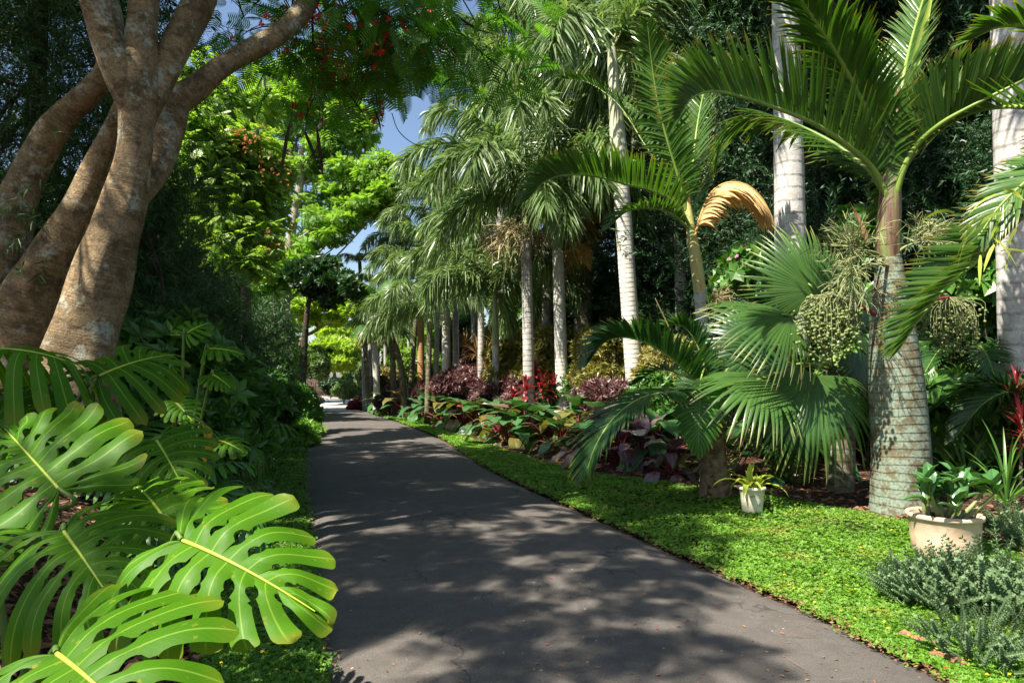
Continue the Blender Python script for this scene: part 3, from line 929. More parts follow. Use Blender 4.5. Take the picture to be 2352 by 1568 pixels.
# ---- paddle-leaved rosettes
def paddle_mesh(seed, L=0.45, w=0.24, stalk=0.35, mats=None, droop=0.25, fold=0.2, heart=0.25, wav=0.012):
    """leaf with its stalk; starts at the origin, runs along +Y and up"""
    g = rng(seed)
    k = 12; t = np.linspace(0, 1, k)
    prof = np.interp(t, [0, .06, .2, .45, .75, .92, 1], [.30, .72, .95, 1.0, .68, .26, .02])
    C = np.stack([0 * t, stalk + L * (t - .25 * droop * t ** 2), stalk * .9 - 0.0 - L * droop * (t ** 2) * 1.2], -1)
    T = nrm(np.gradient(C, axis=0)); S = np.broadcast_to(np.array([1.0, 0, 0]), T.shape); Nn = np.cross(S, T)
    cols = np.linspace(-1, 1, 7)
    V = C[:, None] + S[:, None] * (w * .5 * L / .45 * prof[:, None] * cols[None])[..., None] + Nn[:, None] * ((np.abs(cols) * fold - 0.12 * cols ** 2)[None] * (w * .5 * prof)[:, None] + wav * np.sin(t * 16 + seed)[:, None] * np.abs(cols)[None])[..., None]
    V[0:1, :, 1] -= heart * w * .3 * np.abs(cols)[None]
    i = np.arange(k - 1)[:, None] * 7; j = np.arange(6)[None]
    F = np.stack([i + j, i + j + 1, i + 7 + j + 1, i + 7 + j], -1).reshape(-1, 4)
    U = np.stack([np.broadcast_to((cols * .5 + .5)[None], (k, 7)), np.broadcast_to(t[:, None], (k, 7))], -1)
    mb = MB(); mb.add(V.reshape(-1, 3), F, 0, U)
    add_tube(mb, spline([(0, 0, 0), (0, stalk * .45, stalk * .55), (0, stalk, stalk * .9), C[3]], 9), np.linspace(.012, .006, 9), 6, 1)
    return mb.mesh('leaf', mats)

def rosette(name, label, cat, base, meshes, n, seed, group=None, tilt=(-10, 50), scale=1.0, extra=()):
    g = rng(seed)
    root = thing(name, label, cat, base, group)
    for k in range(n):
        az = k * 2.39996 + g.uniform(-.3, .3)
        f = k / max(1, n - 1)
        tl = rad(tilt[0] + (tilt[1] - tilt[0]) * f + g.uniform(-17, 17))
        link('leaf', meshes[g.integers(len(meshes))], root, (g.normal() * .03, g.normal() * .03, 0), (-tl, 0, az), scale * g.uniform(.8, 1.15))
    for me, az, tl, s in extra:
        link('leaf', me, root, (0, 0, 0), (rad(tl), 0, az), s * scale)
    return root

def strap_mesh(seed, L, w, el0, drop, mat, fold=0.25, k=9, prof=None, name='leaf', twist=0.0):
    t = np.linspace(0, 1, k)
    el = rad(el0) - rad(drop) * t ** 1.2
    ds = L / (k - 1)
    y = np.concatenate([[0], np.cumsum(np.cos(el)[:-1])]) * ds; z = np.concatenate([[0], np.cumsum(np.sin(el)[:-1])]) * ds
    C = np.stack([0 * t, y, z], -1)
    T = nrm(np.gradient(C, axis=0)); S = np.array([1.0, 0, 0]); Nn = np.cross(S, T)
    if prof is None: prof = np.interp(t, [0, .3, .6, .85, 1], [.75, 1, .9, .5, .03])
    w_ = w * .5 * prof
    V = np.stack([C - S * w_[:, None] + Nn * (w_ * fold)[:, None], C, C + S * w_[:, None] + Nn * (w_ * fold)[:, None]], 1)
    i = np.arange(k - 1)[:, None] * 3; j = np.arange(2)[None]
    F = np.stack([i + j, i + j + 1, i + 3 + j + 1, i + 3 + j], -1).reshape(-1, 4)
    U = np.stack([np.broadcast_to(np.array([0, .5, 1])[None], (k, 3)), np.broadcast_to(t[:, None], (k, 3))], -1)
    mb = MB(); mb.add(V.reshape(-1, 3), F, 0, U)
    return mb.mesh(name, mat)

def strap_plant(name, label, cat, base, meshes, n, seed, group=None, scale=1.0, stem=None, stem_mat=None, z_spread=0.0):
    """rosette of strap leaves, optionally on a cane"""
    g = rng(seed)
    root = thing(name, label, cat, base, group)
    top = np.zeros(3)
    if stem:
        top = np.array([g.normal() * .05, g.normal() * .05, stem])
        mb = MB(); add_tube(mb, spline([(0, 0, -.03), top * .5 + arr(.02, 0, 0), top], 8), np.linspace(.022, .014, 8), 6)
        mb.build('cane', stem_mat or M['grey_bark'], root, world=False)
    for k in range(n):
        f = k / max(1, n - 1)
        m = meshes[min(len(meshes) - 1, int(f * len(meshes)))]
        link('leaf', m, root, top + arr(0, 0, -z_spread * f), (g.uniform(-.12, .12), g.uniform(-.1, .1), k * 2.39996 + g.uniform(-.3, .3)), scale * g.uniform(.8, 1.15))
    return root

# ================================================================== SETTING
RIGHT = np.array([(-8, 5.7), (3.37, 2.26), (4.24, 2.06), (5.47, 1.62), (7.24, 1.03), (10.45, -.04), (13.5, -.86), (17.4, -1.78), (23.5, -3.75), (29.4, -5.85), (34.6, -7.6), (47, -10.7), (60, -14.5)])
LEFT = np.array([(-8, 2.6), (3.37, -.95), (4.06, -1.16), (4.9, -1.42), (6.72, -2.0), (10.2, -3.1), (14.7, -4.43), (20.45, -6.0), (27.7, -8.1), (39, -11.0), (50, -13.7), (60, -17.5)])
OUTER = np.array([(-8, 7.2), (3.0, 4.5), (4.44, 4.25), (5.6, 4.15), (7.24, 3.75), (7.97, 3.17), (9.05, 2.45), (10.45, 1.45), (12.4, .50), (15.7, -.55), (20.5, -2.2), (26, -4.2), (31.4, -6.3), (36, -7.4)])

def smooth_interp(tab):
    Q = spline(tab, 400)
    o = np.argsort(Q[:, 0]); Q = Q[o]
    return lambda y: np.interp(y, Q[:, 0], Q[:, 1])
xr, xl, xo = smooth_interp(RIGHT), smooth_interp(LEFT), smooth_interp(OUTER)

def sstep(a, b, x):
    t = np.clip((x - a) / (b - a), 0, 1); return t * t * (3 - 2 * t)

def wave(x, y, s=1.0):
    return (np.sin(1.9 * x * s + 0.7 * y * s + 1.3) + np.sin(-1.1 * x * s + 2.3 * y * s + 0.4) + 0.7 * np.sin(4.3 * x * s + 3.1 * y * s) + 0.5 * np.sin(7.1 * x * s - 5.7 * y * s + 2)) / 3.2

def height(x, y):
    dl = xl(y) - x; dr = x - xr(y)
    hl = 0.60 * sstep(0.55, 2.2, dl) + 0.55 * sstep(2.0, 6.0, dl)
    hr = 0.10 * sstep(0.8, 2.5, dr) + 0.15 * sstep(3, 9, dr)
    rough = 0.03 * wave(x, y, 1.3) * np.clip(np.maximum(dl, dr) - 0.4, 0, 1)
    inside = np.minimum(-dl, -dr)
    far = 1 - sstep(60, 90, np.abs(y)) 
    return (hl + hr) * far + rough - 0.05 * sstep(-0.06, 0.10, inside)

def Z(x, y): return float(height(np.array(x), np.array(y)))

def axis_pts(lo, hi, step, far):
    a = list(np.arange(lo, hi + 1e-6, step))
    e = []
    d = step
    x = hi
    while x < far:
        d *= 1.45; x += d; e.append(x)
    f = []; d = step; x = lo
    while x > -far:
        d *= 1.45; x -= d; f.append(x)
    return np.array(sorted(f) + a + e)

gx = axis_pts(-16, 12, 0.22, 900); gy = axis_pts(-5, 40, 0.30, 900)
X_, Y_ = np.meshgrid(gx, gy)
Vg = np.stack([X_, Y_, height(X_, Y_)], -1).reshape(-1, 3)
nx = len(gx)
i = np.arange(len(gy) - 1)[:, None] * nx; j = np.arange(nx - 1)[None]
mb = MB(); mb.add(Vg, np.stack([i + j, i + j + 1, i + nx + j + 1, i + nx + j], -1).reshape(-1, 4))
tag(mb.build('ground', M['mulch']), kind='structure')

def ribbon(ya, yb, fa, fb, zf, nx=7, step=0.12, wob=0.0):
    ys = np.arange(ya, yb + 1e-6, step)
    s = np.linspace(0, 1, nx)
    ea = fa(ys) + wob * wave(ys * 3.1, ys * 1.7) ; eb = fb(ys) + wob * wave(ys * 2.7 + 5, ys * 2.1)
    Xs = ea[:, None] * (1 - s) + eb[:, None] * s
    Ys = np.repeat(ys[:, None], nx, 1)
    V = np.stack([Xs, Ys, zf(Xs, Ys, s[None] + 0 * Xs)], -1).reshape(-1, 3)
    i = np.arange(len(ys) - 1)[:, None] * nx; j = np.arange(nx - 1)[None]
    F = np.stack([i + j, i + j + 1, i + nx + j + 1, i + nx + j], -1).reshape(-1, 4)
    U = np.stack([np.repeat(s[None], len(ys), 0), Ys], -1).reshape(-1, 2)
    return V, F, U

def road_z(X, Y, s):
    return 0.012 + 0.03 * (1 - (2 * s - 1) ** 2) - 0.05 * (np.abs(2 * s - 1) > .995)
mb = MB(); mb.add(*ribbon(-8, 31.0, xl, xr, road_z, 15, 0.08, 0.022)[:2])
tag(mb.build('road', M['asphalt']), kind='structure')
mb = MB(); mb.add(*ribbon(30.9, 58, lambda y: xl(y), lambda y: xr(y), lambda X, Y, s: road_z(X, Y, s) + .006, 9, 0.3, 0.03)[:2])
tag(mb.build('driveway', M['concrete']), kind='structure')

# ---- ground cover: bright peanut strips beside the road
def clover_points(n, y0, y1, fa, fb, g):
    u = g.random(n)
    y = 1 / (1 / y0 + u * (1 / y1 - 1 / y0))
    s = g.random(n)
    x = fa(y) * (1 - s) + fb(y) * s
    return x, y, s

def ground_cover(name, label, n, y0, y1, fa, fb, seed, mat, size=0.0185, grow=0.06, hgt=0.06, fl=260):
    g = rng(seed)
    x, y, s = clover_points(n, y0, y1, fa, fb, g)
    keep = g.random(n) > 0.55 * np.clip(wave(x, y, 2.1) - .35, 0, 1)
    x, y, s = x[keep], y[keep], s[keep]; n = len(x)
    edge = np.minimum(1, 5 * np.minimum(s, 1 - s) + .25)
    mound = (0.55 + 0.45 * wave(x, y, 2.2)) * edge
    z = np.maximum(height(x, y), 0.0) + 0.012 + hgt * mound * g.uniform(.35, 1.1, n)
    x = x + g.normal(size=n) * 0.045 + 0.05 * wave(y * 2.9, y * 1.3 + 2) * (np.minimum(s, 1 - s) < .12)
    mb = MB()
    d = g.normal(size=(n, 3)) * np.array([1, 1, .25])
    up = nrm(np.array([0, 0, 1.0]) + 0.38 * g.normal(size=(n, 3)))
    V, F, U = scatter(T_CLOV, np.stack([x, y, z], -1), d, up, size * (1 + np.maximum(0, y - 5) * grow) * g.uniform(.6, 1.25, n))
    mb.add(V, F, 0, U)
    if fl:
        k = g.choice(n, fl)
        q = tpl_rosette(4, 0.5, .4, 3)
        V, F, U = scatter(q, np.stack([x[k], y[k], z[k] + .02], -1), g.normal(size=(fl, 3)) * .3 + np.array([0, 0, 1.0]), g.normal(size=(fl, 3)), 0.011 * (1 + np.maximum(0, y[k] - 5) * grow))
        mb.add(V, F, 1, U)
    o = mb.build(name, [mat, M['yellow_petal']], smooth=False)
    return tag(o, label, 'ground cover', kind='stuff')

for nm, fa, fb, y1 in (('verge', lambda y: xr(y) - .02, lambda y: xo(y), 34), ('verge', lambda y: xl(y) - .50 - .06 * np.clip(y - 3.4, 0, 6) + .03 * np.clip(y - 13, 0, 9), lambda y: xl(y) + .02, 28)):
    mb = MB(); mb.add(*ribbon(-6, y1, fa, fb, lambda X, Y, s: np.maximum(height(X, Y), 0) + .006, 9, 0.2, 0.05)[:2])
    tag(mb.build(nm, M['turf_soil']), kind='structure')
ground_cover('ground_cover', 'bright green clover-like ground cover along the right side of the path', 84000, 3.0, 34, lambda y: xr(y) - .01, lambda y: xo(y), 21, M['clover'], fl=240)
ground_cover('ground_cover', 'shaded clover-like ground cover between the path and the left bank', 44000, 2.9, 27,
             lambda y: xl(y) - .55 - .06 * np.clip(y - 3.4, 0, 6) + .03 * np.clip(y - 13, 0, 9), lambda y: xl(y) + .03, 22, M['clover_shaded'], fl=110)

# ---- litter: dry leaves on the beds, and bits along the road edges
g = rng(31)
n = 9000
yy = 1 / (1 / 2.5 + g.random(n) * (1 / 26 - 1 / 2.5))
side = g.random(n)
xx = np.where(side < .5, xo(yy) + g.exponential(1.1, n) - .1, xl(yy) - .55 - g.exponential(1.2, n))
zz = height(xx, yy) + 0.012
mb = MB()
V, F, U = scatter(tpl_quadleaf(0.2, .12), np.stack([xx, yy, zz], -1), g.normal(size=(n, 3)) * np.array([1, 1, .25]), nrm(np.array([0, 0, 1.0]) + .4 * g.normal(size=(n, 3))), g.uniform(.04, .14, n))
mb.add(V, F, 0, U)
tag(mb.build('leaf_litter', M['litter'], smooth=False), 'brown dry leaves scattered over the mulch beds', 'leaf litter', kind='stuff')
n = 3200
yy = 1 / (1 / 3.0 + g.random(n) * (1 / 24 - 1 / 3.0))
side = g.random(n)
xx = np.where(side < .48, xr(yy) - np.abs(g.normal(size=n)) * .07 + .03, np.where(side < .86, xl(yy) + np.abs(g.normal(size=n)) * .05 - .02, xl(yy) + (xr(yy) - xl(yy)) * g.random(n)))
zz = road_z(0, 0, np.clip((xx - xl(yy)) / (xr(yy) - xl(yy)), 0, .99)) + .006
mb = MB()
V, F, U = scatter(tpl_quadleaf(0.22, .1), np.stack([xx, yy, zz], -1), g.normal(size=(n, 3)) * np.array([1, 1, .1]), nrm(np.array([0, 0, 1.0]) + .25 * g.normal(size=(n, 3))), g.uniform(.012, .038, n))
mb.add(V, F, 0, U)
k = 90
yk = g.uniform(3.2, 9, k); xk = xl(yk) + (xr(yk) - xl(yk)) * g.random(k)
V, F, U = strips(np.stack([xk, yk, 0 * yk + .05], -1), g.normal(size=(k, 3)) * np.array([1, .5, 0]), g.uniform(.05, .16, k), .0016, [[0, 0, 1]], 0.0, (1, 1, 1))
mb.add(V, F, 0, U)
k = 26
yk = g.uniform(3.3, 10, k); xk = xl(yk) + (xr(yk) - xl(yk)) * g.random(k)
V, F, U = scatter(tpl_quadleaf(.4, .2), np.stack([xk, yk, 0 * yk + .05], -1), g.normal(size=(k, 3)) * np.array([1, 1, .1]), np.tile([0, 0, 1.0], (k, 1)), .022)
mb.add(V, F, 1, U)
tag(mb.build('fallen_litter', [M['litter'], M['red_flower']], smooth=False), 'small dry leaves and petals lying on the asphalt', 'leaf litter', kind='stuff')

# ---- reddish edging stones at the near right edge of the road
for k, (u, v, a) in enumerate(((2180, 1522, .5), (2105, 1474, .55))):
    b = G(u, v); gg = rng(60 + k)
    mb = MB()
    L, W, H = .20, .07, .035
    prof = [(-L / 2, -W / 2), (L / 2, -W / 2), (L / 2, W / 2), (-L / 2, W / 2)]
    V = []
    for z, sc in ((-.05, 1.0), (H * .7, 1.0), (H, .86)):
        for t in np.linspace(0, 1, 16, endpoint=False):
            q = t * 4; c = int(q); f = q - c
            p0, p1 = prof[c], prof[(c + 1) % 4]
            x = (p0[0] * (1 - f) + p1[0] * f) * sc; y = (p0[1] * (1 - f) + p1[1] * f) * sc
            V.append((x + gg.normal() * .006, y + gg.normal() * .006, z + gg.normal() * .004))
    V = np.array(V); F = []
    for r in range(2):
        for c in range(16): F.append((r * 16 + c, r * 16 + (c + 1) % 16, r * 16 + 16 + (c + 1) % 16, r * 16 + 16 + c))
    V = np.vstack([V, [[0, 0, H + .004]]])
    mb.add(V, F); mb.add(V, [(32 + c, 32 + (c + 1) % 16, 48) for c in range(16)])
    o = link('edging_stone', mb.mesh('edging_stone', M['edging'], smooth=False), None, (b[0], b[1], 0.0), (0, 0, PI / 2 + a))
    tag(o, ['red edging stone nearest the bottom edge, beside the asphalt', 'red edging stone just up the path from the nearest one'][k], 'edging stone', 'red stones edging the path')

# ================================================================== LEFT SIDE
def PW(u, v, d, wpx):
    p = P(u, v, d); return (p[0], p[1], p[2], wpx / 2 * d / FPX)

def limb(mb, pts, n=None, sides=16, lump=0.05, seed=0, mi=0):
    q = spline(pts, n or 8 * len(pts))
    add_tube(mb, q[:, :3], np.maximum(q[:, 3], .006), sides, mi, lump, seed)
    return q

# ---- the flame tree: several stems rising out of the bank
D0 = 5.6
tb = P(200, 800, D0)
flame = thing('flame_tree', 'large flame tree with thick forking brown stems and red flowers over the path', 'tree', (tb[0], tb[1], Z(tb[0], tb[1])))
mb = MB()
limb(mb, [PW(150, 960, D0, 220), PW(187, 800, D0, 155), PW(217, 690, D0, 132), PW(247, 590, D0, 114), PW(290, 450, D0, 90), PW(311, 330, D0, 76), PW(316, 225, D0, 83), PW(322, 130, D0, 74), PW(328, 40, D0, 67), PW(335, -90, D0, 62), PW(330, -300, D0, 49), PW(300, -560, D0 - .3, 30)], 90, 28, 0.06, 1)
mb.build('trunk', M['flame_bark'], flame)
mb = MB(); limb(mb, [PW(318, 290, D0 + .02, 53), PW(285, 190, D0 - .05, 74), PW(247, 100, D0 - .1, 72), PW(222, 20, D0 - .15, 67), PW(190, -90, D0 - .3, 62), PW(120, -300, D0 - .6, 48), PW(30, -520, D0 - 1, 30)], 50, 18, 0.04, 2)
mb.build('branch', M['flame_bark'], flame)
mb = MB(); limb(mb, [PW(330, 270, D0 + .1, 53), PW(368, 180, D0 + .15, 67), PW(408, 100, D0 + .2, 67), PW(455, 10, D0 + .3, 72), PW(490, -80, D0 + .4, 63), PW(560, -250, D0 + .6, 44), PW(640, -420, D0 + 1, 26)], 50, 18, 0.04, 3)
mb.build('branch', M['flame_bark'], flame)
mb = MB(); limb(mb, [PW(215, 640, D0 + .25, 53), PW(300, 470, D0 + .32, 58), PW(352, 385, D0 + .4, 72), PW(385, 300, D0 + .5, 74), PW(404, 238, D0 + .55, 65), PW(460, 195, D0 + .6, 55), PW(530, 140, D0 + .75, 48), PW(612, 96, D0 + .9, 46), PW(672, 52, D0 + 1.1, 46), PW(716, -10, D0 + 1.3, 44), PW(760, -120, D0 + 1.6, 37), PW(860, -260, D0 + 2.2, 25)], 90, 18, 0.055, 4)
mb.build('branch', M['flame_bark'], flame)
mb = MB(); limb(mb, [PW(30, 900, D0 + .5, 167), PW(50, 740, D0 + .5, 132), PW(105, 610, D0 + .5, 97), PW(165, 500, D0 + .52, 74), PW(220, 390, D0 + .55, 55), PW(262, 290, D0 + .5, 44), PW(300, 200, D0 + .45, 35)], 60, 18, 0.05, 5)
mb.build('stem', M['flame_bark'], flame)
mb = MB(); limb(mb, [PW(-60, 900, D0 + .7, 150), PW(-20, 720, D0 + .7, 132), PW(15, 540, D0 + .68, 99), PW(62, 410, D0 + .65, 74), PW(105, 325, D0 + .62, 69), PW(160, 255, D0 + .6, 60), PW(205, 215, D0 + .58, 55), PW(245, 160, D0 + .55, 46), PW(262, 60, D0 + .6, 39), PW(230, -120, D0 + .9, 32)], 70, 18, 0.055, 6)
mb.build('stem', M['flame_bark'], flame)
# crown: sprays hanging into the top of the view, plus unseen tiers placed for shade
g = rng(101)
cl = []
for u, v, d, rx, ry, rz, n in ((560, 40, 9.4, .8, .8, .35, 60), (635, 120, 9.2, .7, .9, .28, 46), (715, 225, 8.8, .6, .8, .24, 40), (770, 100, 8.0, .7, .8, .35, 110), (830, 150, 8.0, .65, .9, .28, 80),
                               (900, 60, 7.2, .7, .8, .35, 110), (895, 160, 8.6, .5, .8, .22, 55), (975, 90, 7.8, .5, .8, .26, 50), (850, -30, 7.2, .9, .8, .3, 90), (1000, -20, 7.2, .6, .8, .3, 50),
                               (1100, 70, 7.8, .45, .7, .24, 34), (1160, 165, 8.2, .3, .5, .2, 18), (1190, 0, 7.6, .4, .6, .26, 30), (1045, 205, 8.8, .25, .5, .14, 14)):
    p = P(u, v, d); cl.append((p[0], p[1], p[2], rx, ry, rz, n * .80))
SHADE_CANOPY = [(-7.4, 3.4, 7.4, 1.2, 1.0, .6, 90), (-5.6, 5.2, 8.0, 1.8, 1.6, .7, 230), (-3.6, 6.0, 8.0, 1.6, 1.5, .6, 230), (-7.4, 6.2, 7.6, 1.6, 1.6, .7, 150), (-5.2, 7.6, 8.3, 1.8, 1.6, .7, 260), (-3.2, 8.2, 8.2, 1.5, 1.4, .6, 220),
          (-7.6, 9.0, 8.2, 1.8, 1.6, .7, 240), (-5.6, 10.0, 8.6, 1.7, 1.5, .7, 220), (-4.6, 3.8, 6.9, 1.0, 1.0, .45, 70), (-8.6, 4.4, 7.6, 1.4, 1.4, .6, 80), (-2.2, 4.9, 6.9, .9, .9, .4, 70), (-6.4, 1.2, 6.6, 1.0, .8, .4, 60), (-4.8, 2.6, 7.2, 1.3, 1.0, .5, 170), (-3.2, 3.7, 7.3, 1.0, .9, .4, 130), (-6.2, .7, 7.0, .7, .45, .4, 150), (-3.5, .5, 7.0, .7, .4, .3, 50), (-3.4, 2.2, 7.3, .9, .7, .4, 60), (-5.5, -.2, 7.0, .45, .35, .3, 40), (-4.1, 1.4, 7.2, .8, .5, .4, 44), (-5.5, 1.1, 7.0, .45, .35, .25, 85), (-4.85, 1.3, 7.0, .4, .35, .25, 70), (-2.9, 5.2, 7.7, .9, .8, .4, 90), (-6.6, 2.4, 7.2, 1.0, .6, .4, 50), (-8.8, 10.6, 8.2, 1.6, 1.4, .6, 230), (-6.8, 11.2, 8.4, 1.4, 1.1, .6, 190), (-6.5, 7.8, 8.2, 1.4, 1.2, .6, 200), (-8.8, 7.6, 8.0, 1.4, 1.4, .6, 190), (-4.6, 9.2, 8.3, 1.3, 1.2, .5, 170), (-4.9, 4.9, 7.8, 1.0, .8, .4, 110), (-4.2, 6.9, 8.1, 1.2, 1.0, .5, 170), (-2.0, 6.4, 7.6, 1.0, 1.0, .4, 110)]  # out-of-view tiers added to shade the road, bank and split leaves
SUBS = []
for c in SHADE_CANOPY:                                    # each unseen tier splits into tufts with gaps, shaped for dappled shade
    for k in range(max(2, int(c[6] / 14))):
        o = nrm(g.normal(size=3)) * g.random() ** .45 * np.array(c[3:6])
        r = g.uniform(.22, .46)
        SUBS.append((c[0] + o[0], c[1] + o[1], c[2] + o[2], r, r, r * .5, int(r * r * 210)))
mb = MB(); foliage(mb, T_BIP, g, cl, 0.34, 0.75, 0.12, 0.85, 0.45, 0, 0.25)
foliage(mb, T_BIP, g, SUBS, 0.36, 0.5, 0.12, 0.85, 0.6, 0, 0.1)
cl += SHADE_CANOPY
mb.build('crown', M['bipinnate'], flame, smooth=False)
# thin twigs carrying the hanging sprays
mb = MB()
for c in cl:
    cc = np.array(c[:3])
    a = arr(-2.2, 6.2, 6.4) if cc[0] > -4.2 else arr(-5.2, 5.8, 6.6)
    q = spline(wiggly(a, cc, 5, .06, g, -.15), 10)
    add_tube(mb, q, np.linspace(.020, .009, 10), 6)
    for k in range(5):
        e = cc + g.normal(size=3) * np.array(c[3:6]) * .8
        add_tube(mb, spline(wiggly(q[g.integers(5, 10)], e, 4, .08, g), 7), np.linspace(.011, .004, 7), 4)
e0 = P(905, 300, 8.6)
add_tube(mb, spline([P(900, 260, 8.6), P(915, 300, 8.5), P(950, 330, 8.4), P(1000, 345, 8.3)], 16), np.linspace(.008, .004, 16), 4)
mb.build('twigs', M['dark_bark'], flame)
mb = MB()
for u, v, d, n, r in ((790, 120, 7.6, 60, .30), (770, 170, 8.0, 40, .25), (760, 60, 7.2, 40, .25), (830, 150, 7.8, 34, .3), (895, 170, 8.1, 44, .3), (930, 120, 7.7, 34, .3), (880, 110, 7.4, 26, .3), (690, 40, 7.2, 24, .3), (640, 60, 7.4, 20, .3), (720, 180, 8.3, 26, .3), (845, 230, 8.4, 24, .3), (975, 110, 7.7, 22, .3), (700, 245, 8.6, 12, .25), (950, 20, 7.1, 20, .3)):
    c = P(u, v, d)
    p = c + g.normal(size=(n, 3)) * r * np.array([.6, .6, .5])
    V, F, U = scatter(tpl_rosette(5, 0.30, .35, 7), p, g.normal(size=(n, 3)), g.normal(size=(n, 3)), g.uniform(.03, .055, n)); mb.add(V, F, 0, U)
mb.build('flowers', M['red_flower'], flame, smooth=False)
for u, v, d, L in ((665, 285, 8.0, .55), (700, 300, 8.0, .50), (728, 290, 8.0, .55), (735, 320, 8.1, .4), (800, 215, 8.2, .4), (985, 110, 7.8, .35), (1040, 170, 8.2, .3), (860, 250, 8.3, .3)):
    p = P(u, v, d)
    V, F, U = strips([p], [[g.normal() * .3, g.normal() * .3, -1]], L, .022, g.normal(size=(1, 3)), 0.05, (.3, 1, 1, .9, .3), 0.4)
    mb = MB(); mb.add(V, F, 0, U)
    add_tube(mb, spline([p + arr(.02, 0, .35), p + arr(.03, 0, .15), p], 6), np.linspace(.006, .004, 6), 4)
    mb.build('seed_pod', M['pod'], flame)

# ---- dark weeping trees behind the flame tree
for k, (u, d, H, R, lab) in enumerate(((425, 11.0, 3.0, .55, 'dark weeping tree with fine drooping needles right of the flame tree trunk'),
                                     (325, 9.4, 4.2, .8, 'dark weeping tree directly behind the thickest flame tree stem'),
                                     (215, 8.4, 8.6, 1.8, 'tall dark weeping tree between the flame tree stems'),
                                     (40, 8.0, 9.2, 2.0, 'tall dark weeping tree at the far left behind the leaning stem'),
                                     (-200, 6.8, 9.0, 2.2, 'dark weeping tree partly outside the left edge'),
                                     (490, 12.5, 3.0, .7, 'low dark weeping tree under the sunlit broadleaf tree'),
                                     (555, 13.5, 2.7, .7, 'low dark weeping tree left of the thin brown trunk'),
                                     (625, 18.5, 3.6, .9, 'low dark weeping tree between the thin brown trunk and the pale-branched tree'),
                                     (270, 12.5, 5.4, 1.0, 'dark weeping tree farther back behind the fork of the flame tree'))):
    p = P(u, 870, d); x, y = p[0], p[1]; z0 = Z(x, y)
    g = rng(200 + k)
    cl = []
    m = int(16 * H / 5)
    for q in range(m):
        f = q / (m - 1)
        a = q * 2.4; r = R * (0.75 - .45 * f)
        cl.append((x + math.cos(a) * r * .7, y + math.sin(a) * r * .7, z0 + .5 + f * (H - .8), R * .5, R * .5, .55, 150))
    tree('weeping_podocarpus', lab, (x, y, z0), [[(x, y, z0 - .2, .14), (x + .1, y, z0 + H * .5, .10), (x, y, z0 + H, .03)]], cl, T_NEED, 0.34, M['podocarp'], M['dark_bark'], 210 + k, 'dark weeping trees behind the flame tree', twigs=1, out=.5, down=.55, flat=.4, limb_r=.03, shell=.4)

# ---- bright broadleaf tree in the sun beyond them
def px_clumps(lst, scale=1.0):
    out = []
    for u, v, d, wu, wv, dep, n in lst:
        p = P(u, v, d); out.append((p[0], p[1], p[2], wu * d / FPX, dep, wv * d / FPX, n * scale))
    return out

d = 15.5
b = P(572, 870, d); b[2] = Z(b[0], b[1])
cl = px_clumps([(470, 290, 15, 60, 45, .8, 170), (520, 340, 15, 65, 45, .8, 190), (590, 330, 15.5, 60, 50, .8, 170), (450, 380, 14.6, 45, 50, .6, 120), (520, 430, 15, 60, 45, .8, 190), (600, 420, 15.5, 55, 45, .7, 160),
                (560, 500, 15, 60, 40, .7, 170), (500, 500, 14.8, 40, 50, .6, 100), (610, 540, 15, 50, 40, .6, 130), (560, 570, 14.6, 45, 35, .6, 100), (600, 605, 14.5, 45, 28, .5, 90), (450, 240, 15.5, 50, 45, .8, 120), (540, 250, 16, 60, 45, .8, 140), (640, 480, 16, 30, 50, .6, 90), (655, 400, 16, 25, 40, .6, 80), (480, 180, 16.5, 60, 50, 1., 130), (600, 240, 16.5, 60, 40, .8, 120)], 1.9)
cl = [(c[0] - .22,) + c[1:] for c in cl]
t1 = tree('broadleaf_tree', 'bright green sunlit tree of feathery leaves standing right of the flame tree', b, [[(b[0], b[1], b[2] - .2, .17), PW(565, 680, d, 22), PW(560, 560, d, 20), PW(550, 440, d, 16), PW(530, 330, d, 10)]], cl, T_PIN, 0.30, M['broad_bright'], M['grey_bark'], 301, 'broadleaf trees on the left', limb_r=.05, down=.3, shell=.25, twigs=7, out=.5, jit=.8)
g = rng(302)
mb = MB()
for u, v, n, r in ((565, 315, 40, .22), (600, 345, 16, .35), (625, 400, 16, .35), (470, 430, 14, .4), (610, 560, 14, .3)):
    p = P(u, v, 14.6) + g.normal(size=(n, 3)) * r * np.array([1, .4, .5])
    V, F, U = scatter(T_ROS, p, g.normal(size=(n, 3)) + np.array([0, 0, 1]), g.normal(size=(n, 3)), g.uniform(.035, .06, n)); mb.add(V, F, 0, U)
mb.build('blossoms', M['rust_flower'], t1, smooth=False)

